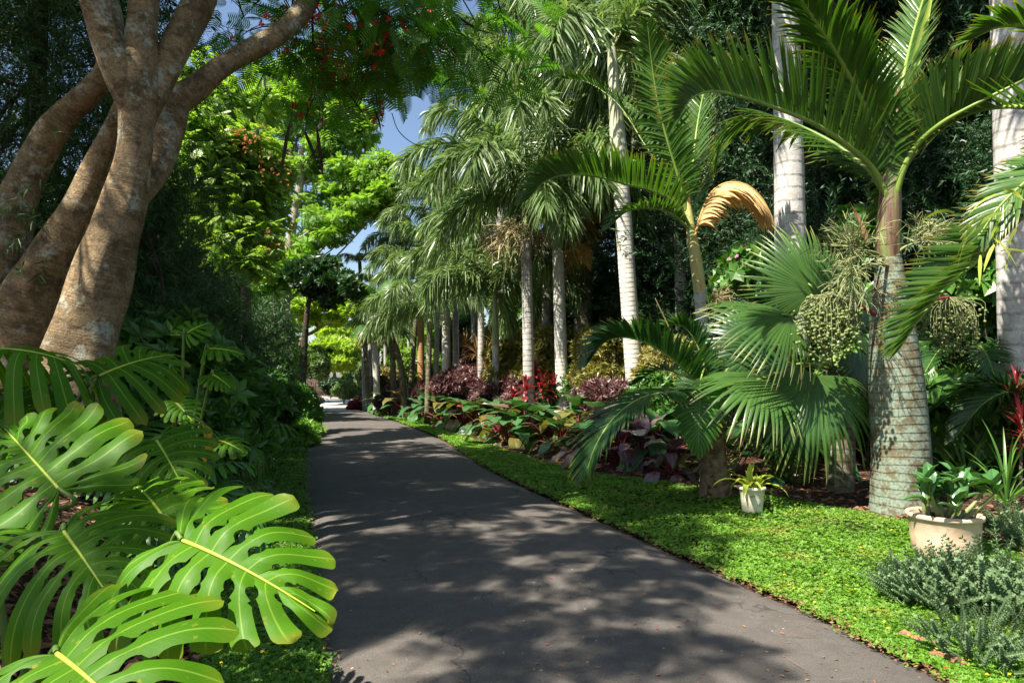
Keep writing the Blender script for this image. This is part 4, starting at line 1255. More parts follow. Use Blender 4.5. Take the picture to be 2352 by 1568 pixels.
# ---- spreading tree with pale branches
d = 30.0
b = P(652, 870, d); b[2] = Z(b[0], b[1])
trk = [[(b[0], b[1], b[2] - .3, .22), PW(655, 700, d, 24), PW(662, 600, d, 22), PW(675, 500, d, 20), PW(690, 420, d, 18), PW(694, 345, d, 15), PW(740, 285, d - .3, 11), PW(800, 235, d - .6, 6)],
       [PW(675, 500, d, 8.7), PW(668, 420, d + .2, 7.4), PW(680, 330, d + .4, 5.6), PW(700, 240, d + .5, 3.7)],
       [PW(660, 640, d, 8.1), PW(720, 590, d - .5, 5.6), PW(790, 520, d - 1, 4.3), PW(850, 455, d - 1.5, 3.1), PW(905, 400, d - 2, 1.9)],
       [PW(664, 690, d, 7.4), PW(730, 630, d - .4, 5.0), PW(800, 560, d - .8, 3.7), PW(870, 480, d - 1.2, 2.5), PW(920, 420, d - 1.6, 1.6)],
       [PW(672, 600, d, 6.2), PW(720, 540, d + .4, 4.3), PW(770, 500, d + .6, 3.1), PW(830, 480, d + .8, 1.9)],
       [PW(700, 600, d - .2, 5.0), PW(760, 575, d - .3, 3.1), PW(820, 505, d - .5, 2.5), PW(880, 455, d - .9, 1.6)],
       [PW(700, 380, d, 5.6), PW(720, 320, d + .4, 3.7), PW(770, 260, d + .7, 2.5), PW(830, 230, d + .9, 1.6)],
       [PW(668, 560, d, 6.2), PW(740, 510, d - .3, 4.3), PW(820, 440, d - .5, 3.1), PW(890, 380, d - .8, 1.6)],
       [PW(690, 425, d, 7.4), PW(760, 390, d + .5, 5.6), PW(840, 352, d + .8, 2.5)],
       [PW(658, 640, d, 8.7), PW(700, 560, d + .8, 5.6), PW(760, 480, d + 1.2, 3.7), PW(800, 400, d + 1.4, 2.5)]]
cl = px_clumps([(660, 240, d, 60, 35, 1.1, 150), (740, 215, d, 70, 35, 1.2, 190), (810, 270, d - .5, 60, 30, 1., 150), (822, 308, d - .5, 42, 24, 1., 120), (880, 374, d - 1, 32, 14, .8, 80), (875, 402, d - 1, 55, 22, 1., 150), (932, 405, d - 1.5, 30, 14, .7, 80), (830, 420, d - .5, 60, 24, 1, 150),
                (890, 440, d - 1.5, 40, 18, .8, 100), (770, 350, d + .6, 60, 26, 1., 120), (720, 290, d + .5, 55, 26, 1, 110), (640, 330, d + .6, 40, 35, .9, 110), (790, 460, d + .5, 55, 18, 1, 90), (860, 480, d, 30, 16, .7, 60), (722, 545, d + 1, 30, 20, .8, 60), (700, 385, d + .4, 40, 18, .9, 90), (765, 425, d + .3, 45, 14, .9, 90), (815, 472, d - .4, 45, 12, .9, 80), (700, 460, d + .6, 40, 18, .9, 80), (640, 420, d + .4, 30, 26, .9, 80), (745, 330, d - .4, 40, 16, .9, 90), (800, 505, d - .9, 42, 13, .9, 90), (848, 466, d - 1.2, 40, 12, .9, 90), (765, 540, d - .6, 34, 12, .9, 70), (735, 500, d - .4, 30, 16, .9, 60), (872, 470, d - 1.3, 26, 9, .7, 44), (905, 415, d - 1.6, 26, 10, .7, 60), (800, 385, d - .6, 45, 14, .9, 100), (700, 160, d, 70, 40, 1.3, 160), (800, 190, d - .5, 60, 30, 1.2, 120), (620, 200, d + 1, 50, 50, 1.2, 130), (690, 600, d + 1.5, 30, 40, .8, 80)], 4.6)
tree('spreading_tree', 'spreading tree with pale crooked branches against the blue sky gap', b, trk, cl, T_PIN_SMALL, 0.28, M['broad_mid'], M['pale_bark'], 311, 'broadleaf trees on the left', limb_r=.035, twigs=6, flat=.9, out=.5, fork=.3)

# ---- dark hanging tree, umbrella tree and the far trees
d = 26.0
b = P(690, 870, d); b[2] = Z(b[0], b[1])
cl = px_clumps([(745, 615, d, 36, 22, 1, 110), (775, 645, d - .5, 32, 20, .8, 100), (725, 655, d, 32, 24, 1, 100), (808, 660, d - 1, 16, 18, .6, 70), (760, 690, d, 22, 10, .7, 40), (692, 630, d, 24, 34, 1, 100)], 1.7)
tree('dark_tree', 'dark-leaved tree hanging into the sky gap over the path bend', b, [[(b[0], b[1], b[2] - .2, .20), PW(705, 720, d, 12), PW(730, 640, d, 9), PW(760, 600, d, 5)]], cl, T_ROS, 0.30, M['broad_dark'], M['dark_bark'], 321, 'broadleaf trees on the left', limb_r=.04)
d = 38.0
b = P(686, 870, d); b[2] = Z(b[0], b[1])
cl = px_clumps([(700, 705, d, 30, 9, 1.6, 160), (745, 695, d - 1, 34, 9, 1.6, 180), (790, 705, d - 1.5, 28, 9, 1.4, 140), (815, 715, d - 2, 22, 8, 1.2, 110), (720, 730, d + 1, 28, 8, 1.4, 110), (770, 735, d, 24, 8, 1.2, 80), (830, 690, d + 2, 26, 14, 1.4, 100)], 2.0)
tree('umbrella_tree', 'flat-topped umbrella tree leaning out over the far end of the path', b, [[(b[0], b[1], b[2] - .2, .25), PW(690, 790, d, 9), PW(720, 762, d, 8), PW(750, 742, d, 6), PW(775, 715, d, 4)]], cl, T_ROS, 0.34, M['broad_lime'], M['grey_bark'], 331, 'broadleaf trees on the left', limb_r=.05, fork=.6, flat=.95)
d = 56.0
b = P(772, 878, d); b[2] = 0
cl = px_clumps([(760, 790, d, 34, 14, 2, 260), (725, 815, d, 26, 14, 1.8, 180), (800, 800, d, 30, 14, 1.8, 220), (780, 830, d - 1, 34, 13, 1.8, 240), (745, 838, d - 1, 26, 11, 1.6, 150), (820, 830, d, 20, 14, 1.5, 130), (840, 790, d + 2, 22, 20, 1.6, 130), (770, 760, d + 2, 40, 14, 2, 220)], 1.6)
tree('lime_tree', 'yellow-green rounded tree closing the far end of the path', b, [[(b[0], b[1], -.1, .35), PW(768, 850, d, 6), PW(770, 800, d, 4)]], cl, T_ROS, 0.50, M['broad_lime'], M['grey_bark'], 341, 'broadleaf trees on the left', limb_r=.08)
d = 44.0
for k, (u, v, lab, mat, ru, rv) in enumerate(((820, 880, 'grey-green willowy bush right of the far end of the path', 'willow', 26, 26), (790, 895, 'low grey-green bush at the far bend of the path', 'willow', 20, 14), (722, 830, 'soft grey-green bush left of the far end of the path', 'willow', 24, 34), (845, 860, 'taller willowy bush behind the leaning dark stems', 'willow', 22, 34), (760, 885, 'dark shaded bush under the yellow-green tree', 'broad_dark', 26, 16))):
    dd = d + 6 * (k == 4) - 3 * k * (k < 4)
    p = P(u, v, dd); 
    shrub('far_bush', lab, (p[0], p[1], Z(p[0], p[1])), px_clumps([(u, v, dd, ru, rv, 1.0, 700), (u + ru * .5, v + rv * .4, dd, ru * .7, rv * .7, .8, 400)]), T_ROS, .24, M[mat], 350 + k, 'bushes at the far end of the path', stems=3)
for k, (u, d, lab, H) in enumerate(((490, 30, 'tall mid-green tree behind the sunlit broadleaf tree', 7), (545, 42, 'mid-green tree far behind the pale-branched tree', 9), (310, 22, 'dark green tree behind the weeping trees', 7.5), (905, 62, 'mid-green tree far behind the palm trunks', 9), (1010, 60, 'mid-green tree seen between the pale palm trunks', 9))):
    p = P(u, 870, d); x, y = p[0], p[1]; z0 = Z(x, y) if y < 55 else 0
    gg = rng(370 + k)
    cl = [(x + gg.normal() * 1.5, y + gg.normal() * 1.2, z0 + 1.2 + (H - 1.8) * (q / 17.0), 1.7, 1.5, 1.1, 170) for q in range(18)]
    tree('background_tree', lab, (x, y, z0), [[(x, y, z0 - .2, .22), (x + .2, y, z0 + H * .5, .15), (x, y, z0 + H * .9, .04)]], cl, T_ROS, 0.46, M['broad_mid'] if d > 25 else M['podocarp'], M['dark_bark'], 380 + k, 'trees in the background', twigs=1)

# ================================================================== LEFT BANK PLANTS
def sl(root, u, v, d, tu, tv, td, nrmv, seed, ground=None, ws=0.62, n=9, mat='monstera', **kw):
    a = P(u, v, d); b = P(tu, tv, td)
    L = np.linalg.norm(b - a)
    gp = ground if ground is not None else np.array(root.location)
    return split_leaf(root, a, b - a, nrmv, L, gp, seed, M[mat], M['monstera_rib'] if mat == 'monstera' else M['stalk'], n=n, width=ws, **kw)

def bank(u, d):
    p = P(u, 870, d); return arr(p[0], p[1], Z(p[0], p[1]))

mA = thing('split_leaf_plant', 'split-leaf plant with the biggest sunlit holed leaf, nearest the asphalt', 'plant', bank(330, 2.6), 'split-leaf plants on the left bank')
sl(mA, 418, 1238, 2.12, 716, 1376, 1.92, (.30, -.74, .58), 1, ws=.60, n=8, lobe_droop=.16, kx=.45, backs=164, gap=.22, round_=.11, ts=.36, hole=.5, wavy=.03, lv=.12)
sl(mA, 372, 1180, 2.8, 300, 1090, 3.1, (-.1, -.35, .93), 12, ws=.6)
mB = thing('split_leaf_plant', 'split-leaf plant whose long-lobed leaf hangs left of the biggest leaf', 'plant', bank(60, 2.6), 'split-leaf plants on the left bank')
sl(mB, 146, 1218, 2.42, 250, 1362, 2.20, (.12, -.66, .74), 2, ws=.86, n=9, lobe_droop=.30, ts=.32, backs=156, kx=.25, gap=.30, hole=.5, wavy=.03, lv=.12)
sl(mB, -40, 1230, 2.6, -130, 1330, 2.4, (-.2, -.5, .85), 21, ws=.8)
mC = thing('split_leaf_plant', 'split-leaf plant cut by the bottom left corner with a scarred midrib', 'plant', bank(20, 2.0), 'split-leaf plants on the left bank')
sl(mC, 130, 1498, 1.75, 330, 1660, 1.55, (.12, -.58, .80), 3, ws=.90, n=8, lobe_droop=.14, ts=.42, backs=156, kx=.2, gap=.22, hole=.6, lv=.1, wavy=.02)
sl(mC, -80, 1500, 1.9, -200, 1600, 1.8, (-.2, -.5, .85), 31, ws=.8)
mD = thing('split_leaf_plant', 'split-leaf plant with the broad shaded leaf below the flame tree stems', 'plant', bank(-60, 3.4), 'split-leaf plants on the left bank')
sl(mD, 134, 1120, 2.75, -14, 955, 3.02, (.10, -.80, .60), 4, ws=.60, n=9, lobe_droop=.08, ts=.60, backs=156, kx=.22, gap=.20, hole=.5, wavy=.025, lv=.08)
sl(mD, 20, 1000, 3.3, -120, 900, 3.5, (0, -.6, .8), 41, ws=.75)
sl(mD, 360, 1010, 3.5, 420, 1110, 3.3, (.2, -.7, .65), 42, ws=.7, n=8)
mE = thing('split_leaf_plant', 'split-leaf plant with lobes hanging like a fringe under the pale trunk base', 'plant', bank(60, 4.0), 'split-leaf plants on the left bank')
sl(mE, -40, 800, 3.5, 200, 812, 3.4, (-.05, -.15, .98), 5, ws=.55, n=9, lobe_droop=.75, ts=.3)
sl(mE, 226, 862, 3.6, 405, 795, 3.95, (.25, -.62, .74), 6, ws=.66, n=8, lobe_droop=.30, ts=.4)
sl(mE, 60, 905, 3.6, 130, 940, 3.5, (0, -.5, .86), 63, ws=.6)
mF = thing('split_leaf_plant', 'split-leaf plant with a small bright upright leaf in front of the weeping trees', 'plant', bank(420, 5.4), 'split-leaf plants on the left bank')
sl(mF, 428, 765, 5.0, 480, 735, 5.15, (.1, -.75, .66), 7, ws=.62, n=7, ts=.3)
sl(mF, 480, 800, 5.2, 560, 805, 5.2, (.15, -.5, .85), 71, ws=.42, n=7, lobe_droop=.4)
sl(mF, 390, 845, 5.0, 350, 865, 4.9, (-.1, -.5, .85), 72, ws=.6)
sl(mF, 490, 860, 5.2, 530, 885, 5.15, (.2, -.5, .83), 73, ws=.7)
sl(mF, 400, 920, 4.6, 440, 960, 4.5, (.1, -.6, .8), 74, ws=.6)
sl(mF, 500, 1010, 4.7, 560, 1030, 4.6, (.2, -.5, .83), 75, ws=.6, n=6)

# ---- deeply cut bank plants (tree philodendrons) going up the bank
def cut_leaf_mesh(seed, mat):
    (V, F, U), rib = lobed_leaf(n=9, ts=.16, gap=.42, hole=0, width=.52, seed=seed, rows=14, cols=5, backs=150, kx=.3, ky=.35, vee=.1, lobe_droop=.35, pleat=.01, tip=.30, round_=.3)
    mb = MB()
    off = np.array([0, .50, .52]); V = V * .62 + off; rib = rib * .62 + off
    mb.add(V, F, 0, U); add_tube(mb, rib, np.linspace(.008, .003, len(rib)), 5, 1)
    add_tube(mb, spline([(0, 0, 0), (0, .22, .38), off], 8), np.linspace(.014, .008, 8), 6, 1)
    return mb.mesh('leaf', [M[mat], M['stalk']])
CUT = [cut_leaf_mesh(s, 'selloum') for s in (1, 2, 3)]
CUTD = [cut_leaf_mesh(s, 'shade_leaf') for s in (4, 5)]  # darker leaf copy: shade put into the colour of plants out of the sun
spots = [(588, 16.5, 1.0, 1, 'lobed-leaf bank plant catching the sun at the bend of the path'), (628, 20.0, 1.0, 1, 'sunlit lobed-leaf plant overhanging the left road edge'), (525, 13.5, 1.05, 1, 'lobed-leaf plant below the sunlit broadleaf tree'), (598, 14.0, .65, 1, 'low lobed-leaf plant nearest the left road edge'),
         (485, 11.0, 1.05, 0, 'shaded lobed-leaf plant in the middle of the left bank'), (415, 8.8, 1.0, 0, 'shaded lobed-leaf plant below the weeping trees'), (455, 8.8, .7, 0, 'low shaded lobed-leaf plant above the left ground cover'), (335, 7.0, .9, 0, 'shaded lobed-leaf plant beside the flame tree base'),
         (400, 6.4, .7, 0, 'shaded lobed-leaf plant behind the split-leaf plants'), (280, 6.4, .9, 0, 'dark lobed-leaf plant at the foot of the flame tree'), (530, 10.6, .55, 0, 'small shaded lobed-leaf plant at the mulch edge'), (658, 25, 1.1, 1, 'lobed-leaf plant farthest along the left side of the path'), (655, 24, 1.2, 1, 'tall lobed-leaf plant under the pale-branched tree'), (560, 15.5, 1.2, 0, 'dark lobed-leaf plant beside the thin brown trunk'), (700, 31, 1.1, 1, 'lobed-leaf plant where the pale driveway begins')]
for k, (u, d, s, sun, lab) in enumerate(spots):
    b = bank(u, d)
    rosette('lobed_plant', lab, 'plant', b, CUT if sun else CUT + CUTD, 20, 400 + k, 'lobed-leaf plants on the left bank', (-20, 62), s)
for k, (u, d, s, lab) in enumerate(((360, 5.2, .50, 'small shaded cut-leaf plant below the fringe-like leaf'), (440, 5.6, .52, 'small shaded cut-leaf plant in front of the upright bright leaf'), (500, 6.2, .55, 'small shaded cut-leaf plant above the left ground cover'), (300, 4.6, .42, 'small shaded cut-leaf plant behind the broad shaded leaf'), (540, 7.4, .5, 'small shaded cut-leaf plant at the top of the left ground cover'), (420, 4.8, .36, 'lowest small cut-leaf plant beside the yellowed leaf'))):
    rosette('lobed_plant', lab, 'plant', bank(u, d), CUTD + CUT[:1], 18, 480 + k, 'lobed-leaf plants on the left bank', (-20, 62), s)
# ---- filler: small dark shade shrubs under the left trees
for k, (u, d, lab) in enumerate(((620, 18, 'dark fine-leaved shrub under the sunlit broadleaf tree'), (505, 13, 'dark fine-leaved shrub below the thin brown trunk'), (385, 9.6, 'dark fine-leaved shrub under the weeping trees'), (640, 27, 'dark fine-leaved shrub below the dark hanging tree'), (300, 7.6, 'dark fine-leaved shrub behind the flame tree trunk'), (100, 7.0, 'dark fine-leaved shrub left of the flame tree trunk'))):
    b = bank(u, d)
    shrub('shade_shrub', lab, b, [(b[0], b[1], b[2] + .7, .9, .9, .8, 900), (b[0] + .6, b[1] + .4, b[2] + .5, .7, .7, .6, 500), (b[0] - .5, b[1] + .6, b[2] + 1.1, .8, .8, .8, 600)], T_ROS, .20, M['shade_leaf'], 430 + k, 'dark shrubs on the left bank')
# yellowing leaf among the split-leaf plants
b = P(452, 905, 4.3)
yl = paddle_mesh(5, .26, .16, .12, [leaf_mat('yellowed_leaf', (.38, .22, .015), (.46, .30, .02), .5, .3, (1.1, 1, .4)), M['stalk']], .3)
o = link('yellow_leaf', yl, None, (b[0] - .12, b[1] + .1, b[2] - .12), (rad(-70), 0, rad(-100)))
tag(o, 'single yellowed leaf lying among the shaded split leaves', 'leaf')
# little upright grass-like tuft at the left road edge
TUFT = [strap_mesh(1, .45, .03, 75, 80, M['clover']), strap_mesh(2, .40, .03, 55, 70, M['clover'])]
for k, (u, d, lab) in enumerate(((690, 15.4, 'sunlit leafy tuft at the left road edge by the mulch'), (705, 17.5, 'sunlit leafy tuft just beyond the nearer one at the left road edge'))):
    b = bank(u, d); 
    shrub('leafy_tuft', lab, b, [(b[0], b[1], b[2] + .18, .38, .4, .22, 420), (b[0] - .25, b[1] + .5, b[2] + .2, .35, .4, .22, 300)], T_ROSN, .16, M['clover'], 450 + k, 'leafy tufts at the left road edge', stems=3)

# ================================================================== PALMS ALONG THE PATH
def gb(u, d):
    p = P(u, 870, d); return arr(p[0], p[1], Z(p[0], p[1]) if d < 58 else 0)

def palm(label, u0, d, u1, v1, w0, w1, shaft_px, tm, sm, seed, **kw):
    s = d / FPX
    return foxtail_palm(label, gb(u0, d), P(u1, v1, d), w0 / 2 * s, w1 / 2 * s, shaft_px * s, M[tm], M[sm], seed, **kw)

L = arr(-1, -.4); R_ = arr(1, -.3); Fw = arr(-.3, -1)
palm('foxtail palm with the white sunlit trunk rising from the philodendrons nearest the path', 1293, 17.0, 1277, 415, 31, 27, 165, 'white_trunk', 'shaft_grey', 501, n=12, scale=1.12, flower=(M['flower_orange'], .55, [R_, arr(.6, .6)]), r_shaft=.125)
palm('tall palm with a thick pale green crownshaft and ringed white trunk behind the tan croton', 1466, 14.5, 1405, 112, 42, 38, 330, 'white_trunk', 'shaft_pale', 502, n=12, scale=1.12, r_shaft=.185)
palm('palm with a grey trunk and a wide tan flower spray left of the white trunk', 1217, 16.6, 1206, 425, 27, 24, 120, 'grey_trunk', 'shaft_green', 503, n=12, scale=1.02, flower=(M['flower_tan'], .85, [arr(-1, -.2), arr(-.7, -.8), arr(.2, -1)]))
palm('slim young palm with a green and yellow crownshaft above the croton bank', 1141, 19.5, 1137, 665, 17, 16, 125, 'grey_trunk', 'shaft_green', 504, n=11, scale=.98)
palm('pale-trunked palm rising behind the round maroon shrub', 1026, 24.0, 1024, 600, 21, 18, 60, 'white_trunk', 'shaft_pale', 505, n=12, scale=.85)
palm('mossy-trunked palm with a low drooping plume crown', 982, 23.0, 988, 700, 15, 13, 40, 'mossy_trunk', 'shaft_green', 506, n=11, scale=.85)
palm('palm with an orange-brown sunlit trunk', 968, 27.5, 966, 640, 17, 16, 60, 'orange_trunk', 'shaft_green', 507, n=11, scale=.85)
palm('tall slim palm with the biggest plume crown over the path', 1252, 20.5, 1262, 215, 30, 18, 150, 'grey_trunk', 'shaft_grey', 508, n=13, scale=1.12)
palm('thick mossy-trunked palm right of the white trunk', 1341, 19.0, 1336, 380, 46, 40, 150, 'mossy_trunk', 'shaft_green', 509, n=13, scale=1.15, flower=(M['flower_orange'], .7, [arr(.2, -1)]))
palm('dark trunk standing just behind the pale crownshaft palm', 1470, 19.0, 1462, 200, 30, 26, 150, 'mossy_trunk', 'shaft_green', 510, n=12, scale=1.15)
palm('slender bluish-grey palm left of the tall royal palm', 1567, 16.0, 1552, -60, 29, 25, 180, 'grey_trunk', 'shaft_grey', 511, n=12, scale=1.2)
palm('lavender-grey trunk standing far back in the palm row', 1048, 31.0, 1046, 620, 16, 14, 60, 'grey_trunk', 'shaft_grey', 512, n=11, scale=1.15)
palm('palm whose plume crown stands highest against the sky gap', 940, 30.0, 978, 430, 12, 10, 60, 'mossy_trunk', 'shaft_green', 513, n=12, scale=.78)
palm('palm with a ragged crown touching the lower sky gap', 895, 33.0, 925, 545, 12, 10, 50, 'mossy_trunk', 'shaft_green', 514, n=12, scale=.75)
palm('palm with a plume crown in front of the highest crown', 1000, 28.0, 1010, 490, 12, 11, 60, 'grey_trunk', 'shaft_green', 515, n=12, scale=.88)
palm('tall palm with drooping plumes beside the flame tree flowers', 1150, 21.5, 1150, 60, 22, 18, 90, 'grey_trunk', 'shaft_green', 517, n=12, scale=.95)
palm('palm with dense dark plumes between the two orange flower sprays', 1290, 23.0, 1300, 330, 22, 20, 90, 'mossy_trunk', 'shaft_green', 518, n=12, scale=1.15)
palm('palm with a yellow-green plume over the slim young palm', 1105, 22.0, 1105, 480, 16, 14, 80, 'grey_trunk', 'shaft_green', 519, n=12, scale=.88)
for k, (u, d, v, w, lab) in enumerate(((940, 42, 720, 8, 'thin far palm trunk left of the orange trunk'), (912, 46, 735, 7, 'thin far palm trunk behind the leaning fan palm'), (1003, 40, 730, 8, 'thin dark far trunk right of the mossy trunk'), (956, 52, 745, 6, 'thin pale far trunk against the bright gap'), (886, 50, 730, 8, 'far palm trunk with a brown skirt of old leaves'), (1078, 36, 660, 11, 'far palm behind the drooping dark fronds'), (870, 60, 700, 7, 'faint far palm left of the skirted trunk'))):
    palm(lab, u, d, u - 2, v, w, w * .8, 25, 'grey_trunk', 'shaft_green', 530 + k, n=9, scale=.6, group='distant palms')
palm('palm with plumes reaching the top of the view behind the thick mossy palm', 1352, 22.5, 1335, 70, 24, 20, 100, 'mossy_trunk', 'shaft_green', 520, n=12, scale=1.05)
palm('palm whose plumes hang just right of the upper sky gap', 1088, 26.0, 1092, 215, 15, 13, 70, 'grey_trunk', 'shaft_green', 521, n=12, scale=.95)
# royal palms whose crowns are above the frame
palm('royal palm with a stout smooth grey trunk rising between the fan palm and the pines', 1822, 11.5, 1795, -420, 80, 58, 260, 'royal_trunk', 'shaft_green', 541, n=12, scale=1.35, group='royal palms', name='royal_palm')
palm('royal palm cut by the right edge of the view', 2345, 9.8, 2300, -480, 92, 72, 260, 'royal_trunk', 'shaft_green', 542, n=12, scale=1.35, group='royal palms', name='royal_palm')
palm('mossy royal trunk half hidden behind the thick mossy-trunked palm', 1250, 25, 1262, 380, 30, 26, 120, 'mossy_trunk', 'shaft_green', 543, n=11, scale=1.2, group='foxtail palms lining the path')

# skirted white trunk, dark leaning trunks at the bend
p0, p1 = gb(866, 31.0), P(856, 745, 31.0)
root = thing('skirted_palm', 'pale straight palm trunk with a brown skirt of dead leaves at the bend', 'palm tree', p0, 'palms at the bend')
mb = MB(); add_tube(mb, spline([p0, (p0 + p1) / 2 + arr(.05, 0, 0), p1], 14), np.interp(np.linspace(0, 1, 14), [0, .1, 1], [.19, .15, .14]), 12); mb.build('trunk', M['white_trunk'], root)
g = rng(551); n = 160
mb = MB(); a = g.uniform(0, 6.28, n)
V, F, U = strips(p1 + np.stack([np.cos(a) * .12, np.sin(a) * .12, g.uniform(-.3, .5, n)], -1), np.stack([np.cos(a) * .5, np.sin(a) * .5, -.4 + 0 * a], -1), g.uniform(.5, 1.0, n), .03, g.normal(size=(n, 3)), .5); mb.add(V, F, 0, U)
mb.build('dead_leaves', M['skirt'], root)
for k in range(9):
    link('frond', FOX[1 + k % 4], root, p1 - p0 + arr(0, 0, .4), (0, 0, k * 2.4), .42)
for k, (pts, lab) in enumerate(((((850, 942), (843, 860), (836, 770), (826, 600)), 'thin dark trunk leaning left at the bend of the path'), (((846, 944), (847, 880), (850, 800), (853, 650)), 'thin grey stem beside the leaning dark trunk'), (((838, 938), (836, 880), (832, 700)), 'short grey stem leftmost at the bend of the path'))):
    d = 31.5 + .5 * k
    q = [P(u, v, d) for u, v in pts]; q[0][2] = Z(q[0][0], q[0][1]) - .05
    root = thing('thin_palm', lab, 'palm tree', q[0], 'palms at the bend')
    mb = MB(); add_tube(mb, spline(q, 14), np.linspace(.13, .085, 14), 10); mb.build('trunk', M['mossy_trunk' if k == 0 else 'grey_trunk'], root)
    for j in range(7):
        link('frond', FOX[1 + j % 3], root, q[-1] - q[0], (0, 0, j * 2.4 + k), .36)

# leaning fan palms
FANS = []
for s in range(3):
    V, F, U = fan_leaf(1.0, 30, 130, .55, .30, .2, s, .35)
    mb = MB(); mb.add(V + np.array([0, .9, .0]), F, 0, U); add_tube(mb, np.array([[0, 0, 0], [0, .45, .06], [0, .92, 0.0]]), [.022, .016, .012], 6, 1)
    FANS.append(mb.mesh('fan_leaf', [M['fan'], M['rib_green']]))
for k, (pts, d, s, lab) in enumerate((([(932, 925), (922, 850), (905, 780), (893, 715)], 26.0, 1.15, 'leaning fan palm with dark round leaves at the bend'), ([(905, 915), (903, 850), (898, 790), (880, 735)], 28.0, .95, 'slimmer fan palm leaning just left of the first leaning fan palm'))):
    q = [P(u, v, d) for u, v in pts]; q[0][2] = Z(q[0][0], q[0][1]) - .05
    root = thing('leaning_fan_palm', lab, 'palm tree', q[0], 'leaning fan palms')
    mb = MB(); add_tube(mb, spline(q, 16), np.linspace(.13, .10, 16), 10); mb.build('trunk', M['mossy_trunk'], root)
    for j in range(10):
        tl = [60, 40, 20, 0, -25][j % 5]
        link('frond', FANS[j % 3], root, q[-1] - q[0], (rad(tl), rad(10 * math.sin(j * 2)), j * 2.4 + k * .7), s)

# ================================================================== FOREGROUND PALMS, RIGHT
FEA = [M['feather'], M['rib_green']]
def PT(*a): return [P(u, v, d) for u, v, d in a]

# --- the spindle palm beside the big pot
DB = 7.35
b = gb(2072, DB)
spin = thing('spindle_palm', 'swollen lichen-covered palm with a red and green crownshaft beside the terracotta pot', 'palm tree', b)
q = [PW(2076, 1215, DB, 156), PW(2072, 1180, DB, 138), PW(2070, 1120, DB, 127), PW(2068, 1000, DB, 121), PW(2060, 880, DB, 114), PW(2052, 790, DB, 101), PW(2046, 700, DB, 85), PW(2043, 640, DB, 66), PW(2042, 585, DB, 50)]
mb = MB(); s = spline(q, 60); add_tube(mb, s[:, :3], s[:, 3], 40, 0, .018, 3); mb.build('trunk', M['spindle_trunk'], spin)
q = [PW(2042, 595, DB, 52), PW(2041, 560, DB, 54), PW(2042, 500, DB, 51), PW(2045, 440, DB, 46), PW(2050, 395, DB, 40), PW(2058, 340, DB, 25), PW(2062, 260, DB, 18), PW(2064, 200, DB, 10)]
mb = MB(); s = spline(q, 40); add_tube(mb, s[:, :3], s[:, 3], 24, 0, .03, 5); mb.build('crownshaft', M['shaft_red'], spin)
kw = dict(vee=32, droop=.10, ang=(68, 28), fold=.3)
feather_frond(spin, PT((2046, 470, 7.3), (2010, 395, 7.25), (1960, 345, 7.1), (1880, 290, 6.9), (1800, 255, 6.75), (1710, 225, 6.6), (1640, 210, 6.5), (1590, 225, 6.4), (1560, 268, 6.3)), 100, .80, .026, FEA, 601, (.034, .007), vee=68, droop=.05, ang=(72, 30), fold=.3)
feather_frond(spin, PT((2046, 470, 7.45), (2000, 400, 7.6), (1940, 345, 7.9), (1860, 300, 8.2), (1780, 270, 8.4), (1720, 270, 8.5), (1670, 300, 8.55), (1640, 370, 8.6)), 84, .70, .025, FEA, 602, (.03, .006), vee=-5, droop=.30, ang=(66, 30), fold=.3)
feather_frond(spin, PT((2048, 440, 7.3), (2035, 370, 7.3), (2005, 285, 7.25), (1965, 200, 7.2), (1920, 120, 7.1), (1860, 30, 6.95), (1800, -60, 6.8), (1720, -130, 6.6)), 96, .88, .027, FEA, 603, (.036, .007), vee=20, droop=.30, ang=(52, 24), fold=.3)
feather_frond(spin, PT((2054, 460, 7.3), (2075, 390, 7.2), (2105, 335, 7.1), (2160, 285, 6.9), (2230, 245, 6.7), (2320, 200, 6.5), (2420, 150, 6.3), (2530, 130, 6.1)), 96, .72, .027, FEA, 604, (.038, .008), vee=62, droop=.06, ang=(74, 34), fold=.3)
feather_frond(spin, PT((2058, 440, 7.5), (2066, 350, 7.7), (2090, 270, 7.9), (2140, 215, 8.1), (2220, 180, 8.2), (2310, 160, 8.3), (2400, 175, 8.4)), 88, .70, .026, FEA, 605, (.03, .006), vee=50, droop=.10, ang=(70, 30), fold=.3)
feather_frond(spin, PT((2056, 420, 7.4), (2062, 300, 7.5), (2075, 180, 7.6), (2100, 70, 7.8), (2135, -40, 8.0), (2180, -130, 8.2)), 70, .60, .021, FEA, 606, (.032, .006), vee=30, droop=.16, ang=(48, 24), fold=.3)
feather_frond(spin, PT((2052, 430, 7.55), (2040, 330, 7.9), (2010, 240, 8.4), (1970, 170, 8.9), (1920, 130, 9.3), (1870, 130, 9.6)), 66, .60, .021, FEA, 607, (.028, .006), vee=25, droop=.2, ang=(60, 28), fold=.3)
# spear leaf
V, F, U = strips([P(2090, 190, 7.5)], [P(2152, -60, 7.7) - P(2090, 190, 7.5)], 1.3, .05, [[0, -1, .3]], 0.0, (.6, 1, .9, .5, .1), .5)
mb = MB(); mb.add(V, F, 0, U); mb.build('spear_leaf', M['brom'], spin)
